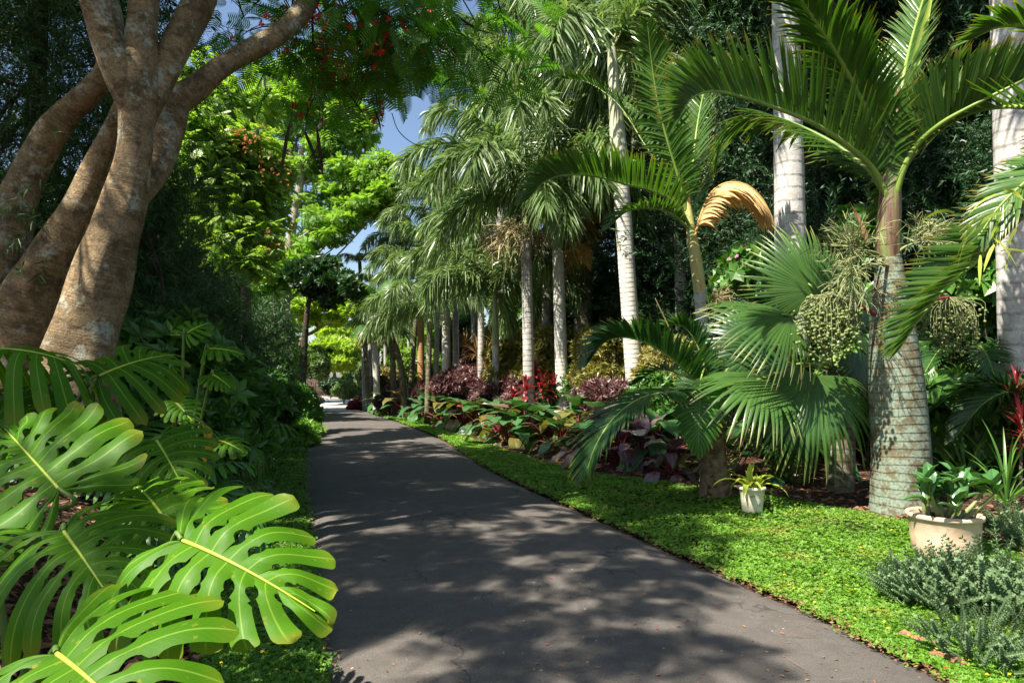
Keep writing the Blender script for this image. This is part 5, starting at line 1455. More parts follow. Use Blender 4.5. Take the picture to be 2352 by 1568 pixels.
# flower brooms and fruit bunches
g = rng(611)
def broom(u, v, d, au, av, ad, mat, L_, n=110, seed=1, fruit=False, spread=.75, droop=.25, w=.0042):
    gg = rng(seed)
    o = P(u, v, d); a = P(au, av, ad)
    mb = MB()
    add_tube(mb, spline([a, (a + o) / 2 + arr(0, 0, .03), o], 8), np.linspace(.020, .012, 8), 7)
    spray_stalk(mb, gg, o, o - a, L_, n, None, droop, w, spread, 6)
    return mb.build('flower_stalk', mat, spin)
broom(1985, 575, 7.15, 2040, 600, 7.3, M['flower_green'], .52, 85, 612, spread=.9, droop=.15)
broom(1975, 620, 6.95, 2040, 610, 7.25, M['flower_green'], .46, 50, 613, spread=.9, droop=.45)
broom(2095, 560, 7.2, 2050, 595, 7.3, M['flower_green'], .42, 70, 614, spread=.9, droop=.25)
def fruit_bunch(u, v, d, au, av, wpx, hpx, n, seed, stalkm):
    gg = rng(seed)
    a = P(au, av, DB - .1); top = P(u, v - hpx * .42, d)
    mb = MB()
    add_tube(mb, spline([a, (a + top) / 2 + arr(0, 0, .03), top], 9), np.linspace(.024, .016, 9), 8)
    sc = d / FPX
    k = 110
    rx, rz = wpx * .50 * sc, hpx * .52 * sc
    cen = P(u, v, d)
    dd = nrm(gg.normal(size=(n, 3))) * (gg.random((n, 1)) ** .5) * gg.uniform(.8, 1.12, (n, 1)); dd[:, 2] -= .25 * (gg.random(n) ** 4); dd[:, 0] *= 1 - .25 * np.clip(-dd[:, 2], 0, 1)
    pts = cen + dd * np.array([rx, rx * .8, rz]) * (1 + .10 * np.sin(5 * dd[:, :1]))
    e = pts[:k]
    mid = top + (e - top) * np.array([.9, .9, .35])
    for i in range(k): add_tube(mb, spline([top, mid[i], e[i]], 7), np.linspace(.004, .002, 7), 4, 1)
    st = mb.build('fruit_stalk', [stalkm, M['flower_green']], spin)
    bm = MB()
    # small round fruits with a pointed end
    nu, nv = 8, 6
    pr = [(math.sin(PI * j / nv) * (1 - .12 * j / nv) + 1e-4, -math.cos(PI * j / nv) * 1.12) for j in range(nv + 1)]
    sv, sf, su = lathe(pr, nu)
    o_ = np.argsort(pts[:, 1]); pts = pts[o_]
    one = MB(); one.add(sv * .0155, sf, 0, su); one = one.mesh('fruit', M['fruit'])
    c0 = np.array(spin.location)
    for i in range(100): link('fruit', one, st, pts[i] - c0, tuple(gg.uniform(-3, 3, 3)), gg.uniform(.85, 1.15))
    n -= 100
    V, F, U = scatter((sv, sf, su), pts[100:], gg.normal(size=(n, 3)), gg.normal(size=(n, 3)), gg.uniform(.0135, .0175, n))
    bm.add(V, F, 0, U)
    bm.build('fruits', M['fruit'], st)['kind'] = 'stuff'
fruit_bunch(1903, 745, 6.95, 2010, 722, 165, 165, 700, 621, M['red_stalk'])
fruit_bunch(2180, 745, 7.75, 2085, 715, 170, 150, 420, 622, M['red_stalk'])
V, F, U = strips([P(1990, 560, 7.2)], [P(1955, 470, 7.15) - P(1990, 560, 7.2)], .46, .035, [[.3, -1, 0]], .0, (.6, 1, .9, .6, .05), .9)
mb = MB(); mb.add(V, F, 0, U); mb.build('spathe', M['spathe'], spin)

# --- palm standing just outside the right edge; its fronds reach in
b = gb(2640, 5.6)
out_ = thing('feather_palm', 'palm mostly outside the right edge, its long frond arching down before the lichen-covered trunk', 'palm tree', b)
t_ = P(2640, 420, 5.6)
mb = MB(); add_tube(mb, spline([b - arr(0, 0, .1), (b + t_) / 2, t_], 20), np.linspace(.2, .12, 20), 18); mb.build('trunk', M['spindle_trunk'], out_)
cu = t_ + arr(0, 0, .1)
feather_frond(out_, [cu] + PT((2530, 370, 5.5), (2430, 420, 5.5), (2352, 495, 5.55), (2260, 585, 5.6), (2175, 660, 5.65), (2110, 735, 5.7), (2066, 800, 5.75)), 92, .52, .019, [M['feather'], M['rib_green']], 631, (.03, .006), vee=58, droop=.05, ang=(70, 30), fold=.3, lprof=([0, .2, .5, .8, 1], [.5, 1, 1.05, .72, .30]), up=(-.78, -.30, .62))
feather_frond(out_, [cu] + PT((2560, 330, 5.4), (2470, 350, 5.3), (2380, 400, 5.3), (2300, 470, 5.35), (2250, 540, 5.4)), 64, .42, .020, [M['feather'], M['rib_green']], 632, (.028, .006), vee=10, droop=.2, ang=(60, 30), fold=.3, up=(.2, -.5, .8))
feather_frond(out_, [cu] + PT((2600, 250, 5.5), (2520, 140, 5.5), (2420, 75, 5.5), (2310, 60, 5.55), (2230, 90, 5.6)), 70, .52, .022, [M['feather'], M['rib_green']], 633, (.03, .006), vee=30, droop=.2, ang=(62, 30), fold=.3)
for k, az in enumerate((.2, -1.0, 1.2, 2.0)):
    e = arr(math.cos(az), math.sin(az), 0)
    feather_frond(out_, [cu, cu + e * .6 + arr(0, 0, .7), cu + e * 1.4 + arr(0, 0, 1.0), cu + e * 2.1 + arr(0, 0, .7), cu + e * 2.5 + arr(0, 0, .2)], 60, .55, .021, FEA, 640 + k, (.03, .006), **kw)
# torn yellow-green strips on the upper frond
g = rng(634); n = 16
pp = np.array([P(u, v, 5.2) for u, v in zip(g.uniform(2180, 2352, n), g.uniform(430, 600, n))])
mb = MB(); V, F, U = strips(pp, g.normal(size=(n, 3)) * np.array([1, .4, .6]) + arr(-.3, 0, -.2), g.uniform(.12, .30, n), .013, g.normal(size=(n, 3)), .7); mb.add(V, F, 0, U)
mb.build('torn_leaflets', M['brom'], out_)

# --- the second crownshaft palm, with the dry orange frond
DC = 10.0
b = gb(1612, DC)
pc = thing('crownshaft_palm', 'slim palm with a green and orange crownshaft and one dry orange frond', 'palm tree', b)
q = [PW(1625, 1090, DC, 40), PW(1622, 1000, DC, 36), PW(1618, 850, DC, 32), PW(1612, 740, DC, 28), PW(1607, 665, DC, 27)]
mb = MB(); s = spline(q, 30); add_tube(mb, s[:, :3], s[:, 3], 18, 0, .015, 1); mb.build('trunk', M['grey_trunk'], pc)
q = [PW(1607, 672, DC, 27), PW(1603, 630, DC, 29), PW(1594, 570, DC, 25), PW(1584, 510, DC, 21), PW(1577, 450, DC, 15), PW(1572, 380, DC, 8)]
mb = MB(); s = spline(q, 26); add_tube(mb, s[:, :3], s[:, 3], 16, 0, .02, 2); mb.build('crownshaft', M['shaft_orange'], pc)
feather_frond(pc, PT((1584, 520, 9.95), (1555, 470, 9.8), (1500, 440, 9.5), (1440, 424, 9.2), (1370, 406, 8.95), (1300, 402, 8.75), (1250, 418, 8.6), (1214, 456, 8.5)), 96, .62, .025, FEA, 651, (.026, .006), vee=52, droop=.06, ang=(70, 28), fold=.3)
feather_frond(pc, PT((1580, 500, 10), (1562, 420, 9.9), (1535, 330, 9.8), (1512, 240, 9.7), (1498, 150, 9.6), (1488, 60, 9.4)), 84, .74, .024, FEA, 652, (.026, .006), vee=8, droop=.26, ang=(66, 26), fold=.3)
feather_frond(pc, PT((1582, 490, 10.1), (1590, 400, 10.2), (1600, 300, 10.4), (1620, 200, 10.7), (1650, 130, 11)), 64, .60, .020, FEA, 653, (.024, .006), vee=30, droop=.2, ang=(50, 24), fold=.3)
feather_frond(pc, PT((1582, 525, 9.8), (1540, 490, 9.5), (1490, 478, 9.2), (1440, 486, 9.0), (1400, 520, 8.9)), 50, .42, .020, FEA, 654, (.02, .005), vee=30, droop=.2, ang=(62, 28), fold=.3)
feather_frond(pc, PT((1580, 490, 10.1), (1540, 420, 10.5), (1480, 330, 11), (1420, 240, 11.4), (1350, 190, 11.7), (1290, 180, 11.9)), 60, .48, .020, FEA, 655, (.022, .005), vee=40, droop=.1, ang=(66, 28), fold=.3)
feather_frond(pc, PT((1592, 560, 9.95), (1608, 500, 9.9), (1632, 445, 9.85), (1670, 420, 9.8), (1715, 425, 9.75), (1750, 455, 9.75), (1775, 500, 9.75)), 74, .52, .019, [M['dead_leaf'], M['flower_orange']], 656, (.022, .006), vee=-40, droop=.42, ang=(66, 30), fold=.35, lprof=([0, .15, .5, .8, 1], [.7, 1, 1, .7, .35]))
feather_frond(pc, PT((1588, 500, 10.1), (1610, 430, 10.3), (1650, 350, 10.5), (1690, 300, 10.6), (1740, 290, 10.7)), 56, .50, .020, FEA, 657, (.022, .005), vee=25, droop=.2, ang=(62, 28), fold=.3)
g = rng(658)
mb = MB(); spray_stalk(mb, g, P(1630, 690, 9.9), arr(1, -.4, .4), .35, 40, None, .2, .004, .8, 4); mb.build('flower_stalk', M['flower_tan'], pc)

# --- fan palm with the huge pleated leaves
DF = 8.6
b = gb(1925, DF)
fp = thing('fan_palm', 'fan palm with huge pleated leaves between the slim palm and the swollen trunk', 'palm tree', b)
crown = P(1914, 850, DF)
q = spline([b - arr(0, 0, .1), (b + crown) / 2 + arr(.05, 0, 0), crown], 20)
mb = MB(); add_tube(mb, q, np.linspace(.17, .11, 20), 18, 0, .08, 2); mb.build('trunk', M['mossy_trunk'], fp)
def fan(u, v, d, tu, tv, td, nv, R, seed, mat='fan', **k2):
    hub = P(u, v, d); tip = P(tu, tv, td)
    V, F, U = fan_leaf(R, seed=seed, **k2)
    mb = MB(); mb.add(put(V, hub, tip - hub, nv, 1.0), F, 0, U)
    lf = mb.build('leaf', M[mat], fp)
    sb = MB(); mid = (crown + hub) / 2 + arr(0, 0, .12)
    Y = nrm(tip - hub)
    add_tube(sb, spline([crown, mid, hub, hub + Y * R * .12], 14), np.linspace(.022, .012, 14), 7)
    sb.build('stalk', M['rib_green'], lf)
fan(1872, 862, 7.5, 1815, 1090, 6.9, (-.12, -.80, .60), 1.10, 1, nseg=52, spread=118, droop=.22, fold=.34, tipdroop=.55, split=.60)
fan(1755, 868, 7.6, 1500, 885, 7.1, (-.05, -.45, .88), 1.0, 2, nseg=42, spread=105, droop=.14, fold=.25, tipdroop=.4, split=.58)
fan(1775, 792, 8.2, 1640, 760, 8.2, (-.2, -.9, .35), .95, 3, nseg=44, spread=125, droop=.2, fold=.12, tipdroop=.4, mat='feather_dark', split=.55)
fan(1870, 668, 7.7, 1745, 510, 7.7, (-.35, -.85, .35), .88, 4, nseg=48, spread=112, droop=.12, fold=.34, tipdroop=.30, split=.55)
fan(1815, 726, 7.4, 1590, 680, 7.0, (-.10, -.62, .78), .98, 5, nseg=44, spread=95, droop=.14, fold=.30, tipdroop=.35, split=.58)
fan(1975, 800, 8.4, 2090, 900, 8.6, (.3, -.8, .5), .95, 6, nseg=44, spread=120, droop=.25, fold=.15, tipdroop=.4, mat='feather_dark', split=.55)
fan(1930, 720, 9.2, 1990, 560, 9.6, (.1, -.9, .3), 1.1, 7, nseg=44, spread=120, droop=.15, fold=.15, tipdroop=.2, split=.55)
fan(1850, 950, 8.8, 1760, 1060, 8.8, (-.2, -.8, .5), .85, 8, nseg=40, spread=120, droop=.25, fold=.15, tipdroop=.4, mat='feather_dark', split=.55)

# --- stubby palm with dry leaf bases: a pleated hanging leaf and dark feather fronds
DE = 8.3
b = gb(1638, DE)
st = thing('stubby_palm', 'short palm with a trunk of dry leaf bases, a hanging pleated leaf and dark fronds', 'palm tree', b)
top = P(1632, 945, DE)
mb = MB(); add_tube(mb, spline([b - arr(0, 0, .1), b + arr(0, 0, .2), (b + top) / 2, top], 20), np.interp(np.linspace(0, 1, 20), [0, .15, .6, 1], [.22, .20, .155, .11]), 16, 0, .05, 3)
mb.build('trunk', M['leafbase'], st)
g = rng(661); n = 240
zt = g.uniform(0, 1, n) ** .9; a = g.uniform(0, 6.28, n)
axis = top - b
r_ = np.interp(zt, [0, .15, .6, 1], [.215, .195, .15, .11])
B = b + axis * zt[:, None] + np.stack([np.cos(a) * r_, np.sin(a) * r_, 0 * a], -1)
D = np.stack([np.cos(a) * .55, np.sin(a) * .55, .55 + .5 * g.normal(size=n)], -1)
mb = MB(); V, F, U = strips(B, D, g.uniform(.08, .17, n), g.uniform(.018, .034, n), np.stack([np.cos(a), np.sin(a), 0 * a], -1), .1, (1, .9, .7, .4), .3); mb.add(V, F, 0, U)
mb.build('leaf_bases', M['leafbase'], st, smooth=False)
# hanging pleated leaf
(V, F, U), rib = lobed_leaf(n=24, ts=.80, gap=.35, hole=0, width=.40, seed=5, rows=12, cols=5, backs=120, kx=.45, ky=.25, vee=.10, lobe_droop=.10, pleat=.012, tip=.42, round_=.30, wavy=.004)
a0, a1 = P(1608, 888, 7.75), P(1603, 1048, 7.60)
L_ = np.linalg.norm(a1 - a0) * 1.02
mb = MB(); mb.add(put(V, a0, a1 - a0, (-.22, -.86, .40), L_), F, 0, U); add_tube(mb, put(rib, a0, a1 - a0, (-.22, -.86, .40), L_), np.linspace(.008, .003, len(rib)), 6, 1)
lf = mb.build('leaf', [M['heart'], M['rib_green']], st)
mb = MB(); add_tube(mb, spline([top, P(1622, 850, 8.0), P(1612, 862, 7.85), a0], 10), np.linspace(.014, .009, 10), 6); mb.build('stalk', M['rib_green'], lf)
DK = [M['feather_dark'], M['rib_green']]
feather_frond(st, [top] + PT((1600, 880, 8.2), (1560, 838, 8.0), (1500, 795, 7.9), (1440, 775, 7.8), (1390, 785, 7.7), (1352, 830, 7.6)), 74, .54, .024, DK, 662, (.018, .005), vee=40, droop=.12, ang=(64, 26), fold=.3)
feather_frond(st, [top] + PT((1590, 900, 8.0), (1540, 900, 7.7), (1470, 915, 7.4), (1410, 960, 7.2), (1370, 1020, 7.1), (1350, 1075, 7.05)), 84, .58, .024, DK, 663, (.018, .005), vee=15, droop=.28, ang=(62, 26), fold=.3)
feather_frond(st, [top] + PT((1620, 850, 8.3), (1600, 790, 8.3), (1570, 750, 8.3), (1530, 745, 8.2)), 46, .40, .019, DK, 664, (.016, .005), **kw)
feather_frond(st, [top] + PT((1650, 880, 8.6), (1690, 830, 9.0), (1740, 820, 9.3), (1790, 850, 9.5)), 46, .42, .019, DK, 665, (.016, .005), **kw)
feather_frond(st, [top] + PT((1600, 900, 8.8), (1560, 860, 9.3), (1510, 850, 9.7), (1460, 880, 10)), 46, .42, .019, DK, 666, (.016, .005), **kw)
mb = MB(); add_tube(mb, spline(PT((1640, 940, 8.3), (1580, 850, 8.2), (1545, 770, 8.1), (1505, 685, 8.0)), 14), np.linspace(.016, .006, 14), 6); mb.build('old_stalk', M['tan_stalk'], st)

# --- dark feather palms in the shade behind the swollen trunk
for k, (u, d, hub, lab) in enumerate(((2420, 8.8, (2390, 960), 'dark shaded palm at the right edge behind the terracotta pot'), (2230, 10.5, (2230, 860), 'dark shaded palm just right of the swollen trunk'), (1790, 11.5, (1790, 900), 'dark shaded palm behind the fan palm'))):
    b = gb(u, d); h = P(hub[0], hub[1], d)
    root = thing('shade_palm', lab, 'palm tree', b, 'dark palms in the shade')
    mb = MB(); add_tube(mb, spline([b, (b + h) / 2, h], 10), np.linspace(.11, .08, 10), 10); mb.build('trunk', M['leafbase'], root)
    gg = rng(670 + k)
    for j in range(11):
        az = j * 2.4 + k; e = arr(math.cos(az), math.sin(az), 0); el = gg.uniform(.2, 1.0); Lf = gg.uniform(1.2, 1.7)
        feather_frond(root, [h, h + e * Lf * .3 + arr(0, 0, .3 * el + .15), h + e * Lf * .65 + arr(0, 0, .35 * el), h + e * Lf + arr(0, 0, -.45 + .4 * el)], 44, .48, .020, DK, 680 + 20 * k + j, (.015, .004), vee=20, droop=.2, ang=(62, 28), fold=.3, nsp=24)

# ================================================================== RIGHT BACKDROP: pines, shrubs
def conifer(name, label, x, y, H, R, seed, group):
    g = rng(seed); z0 = Z(x, y) if abs(y) < 58 else 0
    root = thing(name, label, 'tree', (x, y, z0), group)
    mb = MB(); add_tube(mb, spline([(x, y, z0 - .2), (x + .1, y, z0 + H * .5), (x, y, z0 + H)], 20), np.linspace(.26, .03, 20), 10); 
    B, D, Sz = [], [], []
    z = .5
    while z < H - .3:
        f = z / H; r = R * (1 - f) ** .7 * g.uniform(.85, 1.1) + .25
        for k in range(6):
            az = g.uniform(0, 6.28)
            e = arr(math.cos(az), math.sin(az), 0)
            p0 = arr(x, y, z0 + z); p1 = p0 + e * r * .55 + arr(0, 0, -.12 * r); p2 = p0 + e * r + arr(0, 0, .02 * r)
            q = spline([p0, p1, p2], 12)
            add_tube(mb, q, np.linspace(.03, .008, 12), 4)
            for m in range(3, 12):
                for s in range(3):
                    B.append(q[m] + g.normal(size=3) * .08); D.append(e * .8 + nrm(g.normal(size=3)) * .9 + arr(0, 0, .25)); Sz.append(g.uniform(.55, 1.1))
        z += .36
    mb.build('trunk', M['dark_bark'], root)
    fb = MB(); V, F, U = scatter(T_NEEDP, np.array(B), np.array(D), g.normal(size=(len(B), 3)), np.array(Sz)); fb.add(V, F, 0, U)
    fb.build('crown', M['pine'], root, smooth=False)
    return root
pine0 = None
PINE_POS = [(1640, 17.5, 0), (1760, 15.0, 1), (1900, 14.2, 0), (2040, 14.0, 1), (2180, 13.2, 0), (2330, 12.8, 1), (2480, 12.0, 0), (1540, 22, 1), (1840, 20, 0), (2080, 19, 1), (2320, 18, 0), (1420, 27, 0), (1680, 27, 1)]
PLAB = ['dark pine behind the slender bluish-grey palm', 'dark pine filling the gap left of the stout royal palm', 'dark pine just right of the stout royal palm', 'dark pine directly behind the swollen palm crown', 'dark pine between the swollen palm and the edge royal palm', 'dark pine behind the royal palm cut by the right edge', 'dark pine just outside the right edge',
        'dark pine in the second row behind the pale crownshaft palm', 'dark pine in the second row behind the stout royal palm', 'dark pine in the second row behind the swollen palm', 'dark pine in the second row at the right edge', 'dark pine in the third row behind the thick mossy palm', 'dark pine in the third row behind the dry orange frond']
protos = [None, None]
for k, ((u, d, v), lab) in enumerate(zip(PINE_POS, PLAB)):
    b = gb(u, d)
    if protos[v] is None:
        protos[v] = conifer('pine_tree', lab, b[0], b[1], 15.0 + v, 2.7, 700 + v, 'dark pines behind the palms')
    else:
        dup(protos[v], b, k * 1.7, .9 + .07 * (k % 4), lab)

# broadleaf shrubs in front of the pines
for k, (u, d, v, ru, rv, lab, mat, n, tpl, sz) in enumerate((
        (1960, 12.2, 560, 80, 70, 'open shrub with pale round leaves beside the stout royal palm', 'shade_leaf', 420, T_ROSW, .26),
        (1720, 12.5, 640, 60, 80, 'open shrub with small pink flowers left of the stout royal palm', 'shade_leaf', 420, T_ROSW, .24),
        (2260, 11.0, 640, 90, 70, 'dark open shrub left of the edge royal palm', 'shade_leaf', 420, T_ROSW, .26),
        (1190, 24.0, 730, 70, 70, 'light-dappled shrub behind the slim young palm', 'shade_leaf', 900, T_ROSW, .26),
        (1400, 21.0, 730, 90, 80, 'dark shrub in the gap behind the thick mossy palm', 'broad_dark', 900, T_ROS, .3),
        (1300, 26.0, 640, 120, 100, 'dark leafy mass in the gap behind the white trunk', 'broad_dark', 1300, T_ROS, .36),
        (1520, 18.0, 720, 70, 90, 'dark shrub behind the slender bluish-grey palm', 'broad_dark', 800, T_ROS, .3),
        (1060, 34.0, 780, 60, 50, 'dark green bush far back between the palm trunks', 'shade_leaf', 800, T_ROS, .3),
        (960, 40.0, 830, 60, 40, 'mid-green bush far back behind the orange trunk', 'broad_mid', 700, T_ROS, .3),
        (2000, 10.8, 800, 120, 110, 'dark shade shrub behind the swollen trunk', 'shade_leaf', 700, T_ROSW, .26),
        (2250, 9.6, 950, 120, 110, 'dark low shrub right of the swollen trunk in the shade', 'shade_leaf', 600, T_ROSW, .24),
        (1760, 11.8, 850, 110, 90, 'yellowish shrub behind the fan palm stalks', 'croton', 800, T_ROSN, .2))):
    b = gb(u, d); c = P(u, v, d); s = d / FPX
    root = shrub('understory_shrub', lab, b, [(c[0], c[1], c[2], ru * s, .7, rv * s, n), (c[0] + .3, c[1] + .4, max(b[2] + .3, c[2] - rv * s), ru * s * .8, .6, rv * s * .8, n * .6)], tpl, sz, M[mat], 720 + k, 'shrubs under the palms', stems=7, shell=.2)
    if k == 1:
        g = rng(719); fm = MB(); V, F, U = scatter(tpl_rosette(5, .4, .2, 1), np.zeros((1, 3)), arr([0, -1, .3]), arr([0, .3, 1]), .05); fm.add(V, F, 0, U)
        fm = fm.mesh('flower', leaf_mat('pink_petal', (.5, .1, .3), (.6, .2, .4), .5, .3, (1, .8, 1)), smooth=False)
        for q in P(1690, 600, 12.0) - b + g.normal(size=(9, 3)) * .14: link('flower', fm, root, q, tuple(g.uniform(-1, 1, 3)))

# ================================================================== RIGHT BED
# croton and maroon shrubs
for k, (u, d, v, ru, rv, dep, lab, mat, n, sz) in enumerate((
        (1175, 20.5, 842, 58, 60, 1.0, 'yellow-green croton bank behind the slim young palm', 'croton', 1900, .17),
        (1262, 18.8, 828, 66, 64, 1.0, 'yellow-green croton bank between the grey and the white trunks', 'croton', 2200, .16),
        (1400, 16.2, 830, 78, 72, 1.0, 'yellow-green croton bank right of the white trunk', 'croton', 2600, .15),
        (1340, 19.5, 800, 48, 40, .8, 'paler croton standing behind the two croton banks', 'croton', 1200, .16),
        (1525, 14.2, 845, 58, 60, .8, 'cream-leaved croton at the foot of the pale crownshaft palm', 'croton_pale', 1500, .16),
        (1060, 23.0, 880, 58, 40, 1.0, 'round maroon shrub in front of the pale-trunked palm', 'maroon', 2200, .17),
        (1000, 26.0, 895, 40, 28, .9, 'maroon shrub left of the round one', 'maroon', 1300, .17),
        (905, 29.0, 912, 34, 26, .9, 'dark maroon shrub at the foot of the leaning fan palm', 'maroon', 1400, .17),
        (822, 33.0, 932, 20, 13, .6, 'low red shrub at the grass point by the bend', 'red_cordy', 700, .14),
        (890, 36.0, 868, 26, 30, .9, 'variegated yellow-green shrub behind the leaning fan palm', 'croton_pale', 900, .2),
        (1135, 20.2, 895, 44, 40, .8, 'burgundy shrub below the slim young palm', 'maroon', 1200, .17),
        (1300, 17.6, 890, 40, 42, .8, 'dark green shrub right behind the white trunk base', 'shade_leaf', 900, .18),
        (1400, 14.4, 915, 52, 48, .8, 'burgundy shrub left of the pale crownshaft palm trunk', 'maroon', 1200, .16),
        (1500, 12.6, 930, 62, 60, .8, 'dark green shrub behind the dark feather fronds', 'shade_leaf', 1000, .18),
        (1205, 18.6, 905, 44, 40, .8, 'burgundy shrub below the grey palm trunk', 'maroon', 1000, .16),
        (1090, 25.0, 850, 34, 50, .9, 'brownish shrub behind the round maroon shrub', 'maroon', 900, .18))):
    b = gb(u, d); c = P(u, v, d); s = d / FPX
    shrub('croton' if 'croton' in lab else 'colour_shrub', lab, b, [(c[0], c[1], c[2], ru * s, dep, rv * s, n), (c[0] - ru * s * .5, c[1] - .2, c[2] - rv * s * .45, ru * s * .6, dep * .7, rv * s * .6, n * .5), (c[0] + ru * s * .5, c[1] - .1, c[2] - rv * s * .3, ru * s * .6, dep * .7, rv * s * .65, n * .5)],
          T_ROSN, sz, M[mat], 740 + k, 'coloured shrubs in the right bed', stems=6)

# spiky russet dracaenas
SPK = [strap_mesh(s, .75, .028, e, dr, M['spiky']) for s, e, dr in ((1, 82, 20), (2, 62, 35), (3, 42, 45), (4, 22, 50), (5, 2, 40))]
for k, (u, d, v, lab) in enumerate(((1095, 22.5, 815, 'russet spiky plant above the maroon shrub'), (1140, 22.0, 790, 'russet spiky plant behind the slim young palm'), (1195, 20.0, 800, 'russet spiky plant left of the grey palm trunk'), (1238, 19.8, 775, 'russet spiky plant just right of the grey palm trunk'), (1072, 24, 800, 'russet spiky plant leftmost above the maroon shrub'), (1120, 21, 840, 'yellowish spiky plant at the croton edge'))):
    b = gb(u, d); c = P(u, v, d)
    strap_plant('spiky_plant', lab, 'plant', b, SPK, 34, 760 + k, 'russet spiky plants', 1.0, stem=c[2] - b[2])

# cordylines
CR = [strap_mesh(s, .36, .085, e, dr, M['red_cordy'], prof=np.interp(np.linspace(0, 1, 9), [0, .25, .6, .85, 1], [.3, .9, 1, .6, .03])) for s, e, dr in ((1, 80, 40), (2, 55, 70), (3, 30, 80), (4, 8, 70))]
CP_ = [strap_mesh(s, .36, .080, e, dr, M['purple_leaf'], prof=np.interp(np.linspace(0, 1, 9), [0, .25, .6, .85, 1], [.3, .9, 1, .6, .03])) for s, e, dr in ((1, 80, 40), (2, 55, 70), (3, 30, 80), (4, 8, 70))]
for k, (u, d, v, ms, lab, s) in enumerate(((1220, 16.8, 852, CR, 'tallest bright red cordyline in front of the grey trunk', 1.1), (1240, 16.6, 880, CR, 'bright red cordyline just below the tallest one', 1.0), (1213, 16.5, 885, CR, 'bright red cordyline left of the pale upright leaf', 1.0), (1262, 16.9, 878, CR, 'dark red cordyline touching the white trunk', 1.0), (1168, 17.8, 905, CR, 'small dark red cordyline low in the bed', .8),
                                         (1338, 15.6, 858, CP_, 'purple cordyline with a pale cane right of the white trunk', 1.15), (1318, 16.0, 905, CP_, 'low purple cordyline right of the white trunk base', 1.0), (1350, 15.4, 925, CR, 'small red cordyline under the purple one', .6))):
    b = gb(u, d); c = P(u, v, d)
    strap_plant('cordyline', lab, 'plant', b, ms, 34, 780 + k, 'cordylines in the right bed', s * .92, stem=max(.15, c[2] - b[2]), z_spread=.34)

# philodendrons along the bed
PM = [M['philo'], M['red_stalk']]
PH = [paddle_mesh(s, .52, .26, .40, PM, dr) for s, dr in ((1, .2), (2, .35), (3, .5), (4, .3), (5, .6))] + [paddle_mesh(7, .5, .25, .4, [M['philo_old'], M['red_stalk']], .45), paddle_mesh(8, .5, .25, .4, [M['philo_old'], M['red_stalk']], .7)]
PHU = paddle_mesh(9, .55, .27, .55, [M['philo_pale'], M['red_stalk']], .05, .35)
PHR = paddle_mesh(10, .40, .20, .55, [M['philo_red'], M['red_stalk']], .05, .5)
PHP = [paddle_mesh(s, .42, .22, .34, [M['purple_leaf'], M['red_stalk']], dr) for s, dr in ((11, .2), (12, .4), (13, .6))]
for k, (u, d, ms, n, s, lab, extra) in enumerate((
        (938, 27.0, PH, 18, 1.15, 'philodendron with a red new leaf near the bend', [(PHR, PI, 4, 1.3)]), (900, 29.5, PH, 14, 1.0, 'philodendron farthest along the bed at the foot of the maroon shrub', []), (985, 24.5, PH, 18, 1.05, 'philodendron just nearer than the red-leaved one', []), (1030, 22.6, PH, 18, 1.05, 'philodendron below the round maroon shrub', []),
        (1075, 21.0, PH, 20, 1.05, 'philodendron with olive leaves spilling to the grass edge', []), (1120, 19.4, PH, 20, 1.05, 'philodendron in front of the slim young palm', [(PHR, 2.4, 10, .9)]), (1160, 18.0, PH, 22, 1.0, 'philodendron below the small dark red cordyline', []),
        (1222, 16.2, PH, 22, 1.10, 'philodendron with red stalks and a pale upright leaf left of the white trunk', [(PHU, PI + .5, -4, 1.25), (PHU, PI - .9, 12, 1.0), (PHR, .7, 0, .6)]), (1182, 15.6, PH, 20, .95, 'philodendron with olive drooping leaves at the grass edge', []), (1272, 15.2, PH, 16, .85, 'philodendron at the foot of the white trunk', []),
        (1345, 14.6, PH, 20, 1.15, 'philodendron with broad glossy leaves right of the white trunk', []), (1300, 13.6, PH, 18, .85, 'low olive philodendron in front of the white trunk', []), (1395, 13.4, PH, 16, 1.0, 'philodendron half hidden by the dark feather frond', [(PHU, PI + .3, 20, 1.0)]),
        (1435, 11.4, PHP, 18, 1.0, 'purple-leaved philodendron under the dark feather fronds', [(PHU, PI + .1, 2, .95), (PHU, PI - .8, 28, .9)]), (1490, 11.0, PHP, 14, .9, 'purple-leaved philodendron left of the stubby palm', []), (1375, 11.8, PHP, 14, .75, 'low purple-leaved philodendron at the ground cover edge', []), (1090, 23.0, PH, 16, 1.1, 'philodendron in the second row behind the olive one', []), (1180, 20.0, PH, 16, 1.1, 'philodendron in the second row by the croton', []), (1280, 17.6, PH, 16, 1.0, 'philodendron in the second row behind the white trunk', []), (1440, 12.6, PH, 16, 1.0, 'dark green philodendron behind the purple-leaved ones', []), (1555, 10.0, PHP, 14, .8, 'purple-leaved philodendron against the stubby palm', []), (1530, 11.6, PH, 16, 1.0, 'dark green philodendron behind the stubby palm fronds', []), (1345, 12.6, PH, 14, .7, 'small olive philodendron at the ground cover edge', []), (1700, 9.6, PH, 14, .8, 'dark green philodendron in the shade behind the cream pot', []), (1860, 9.8, PH, 14, .8, 'dark green philodendron in the shade under the biggest fan leaf', []))):
    rosette('philodendron', lab, 'plant', gb(u - 14, d), ms, int(n * 1.35), 800 + k, 'philodendrons in the right bed', (-48, 40), s * 1.22, extra)

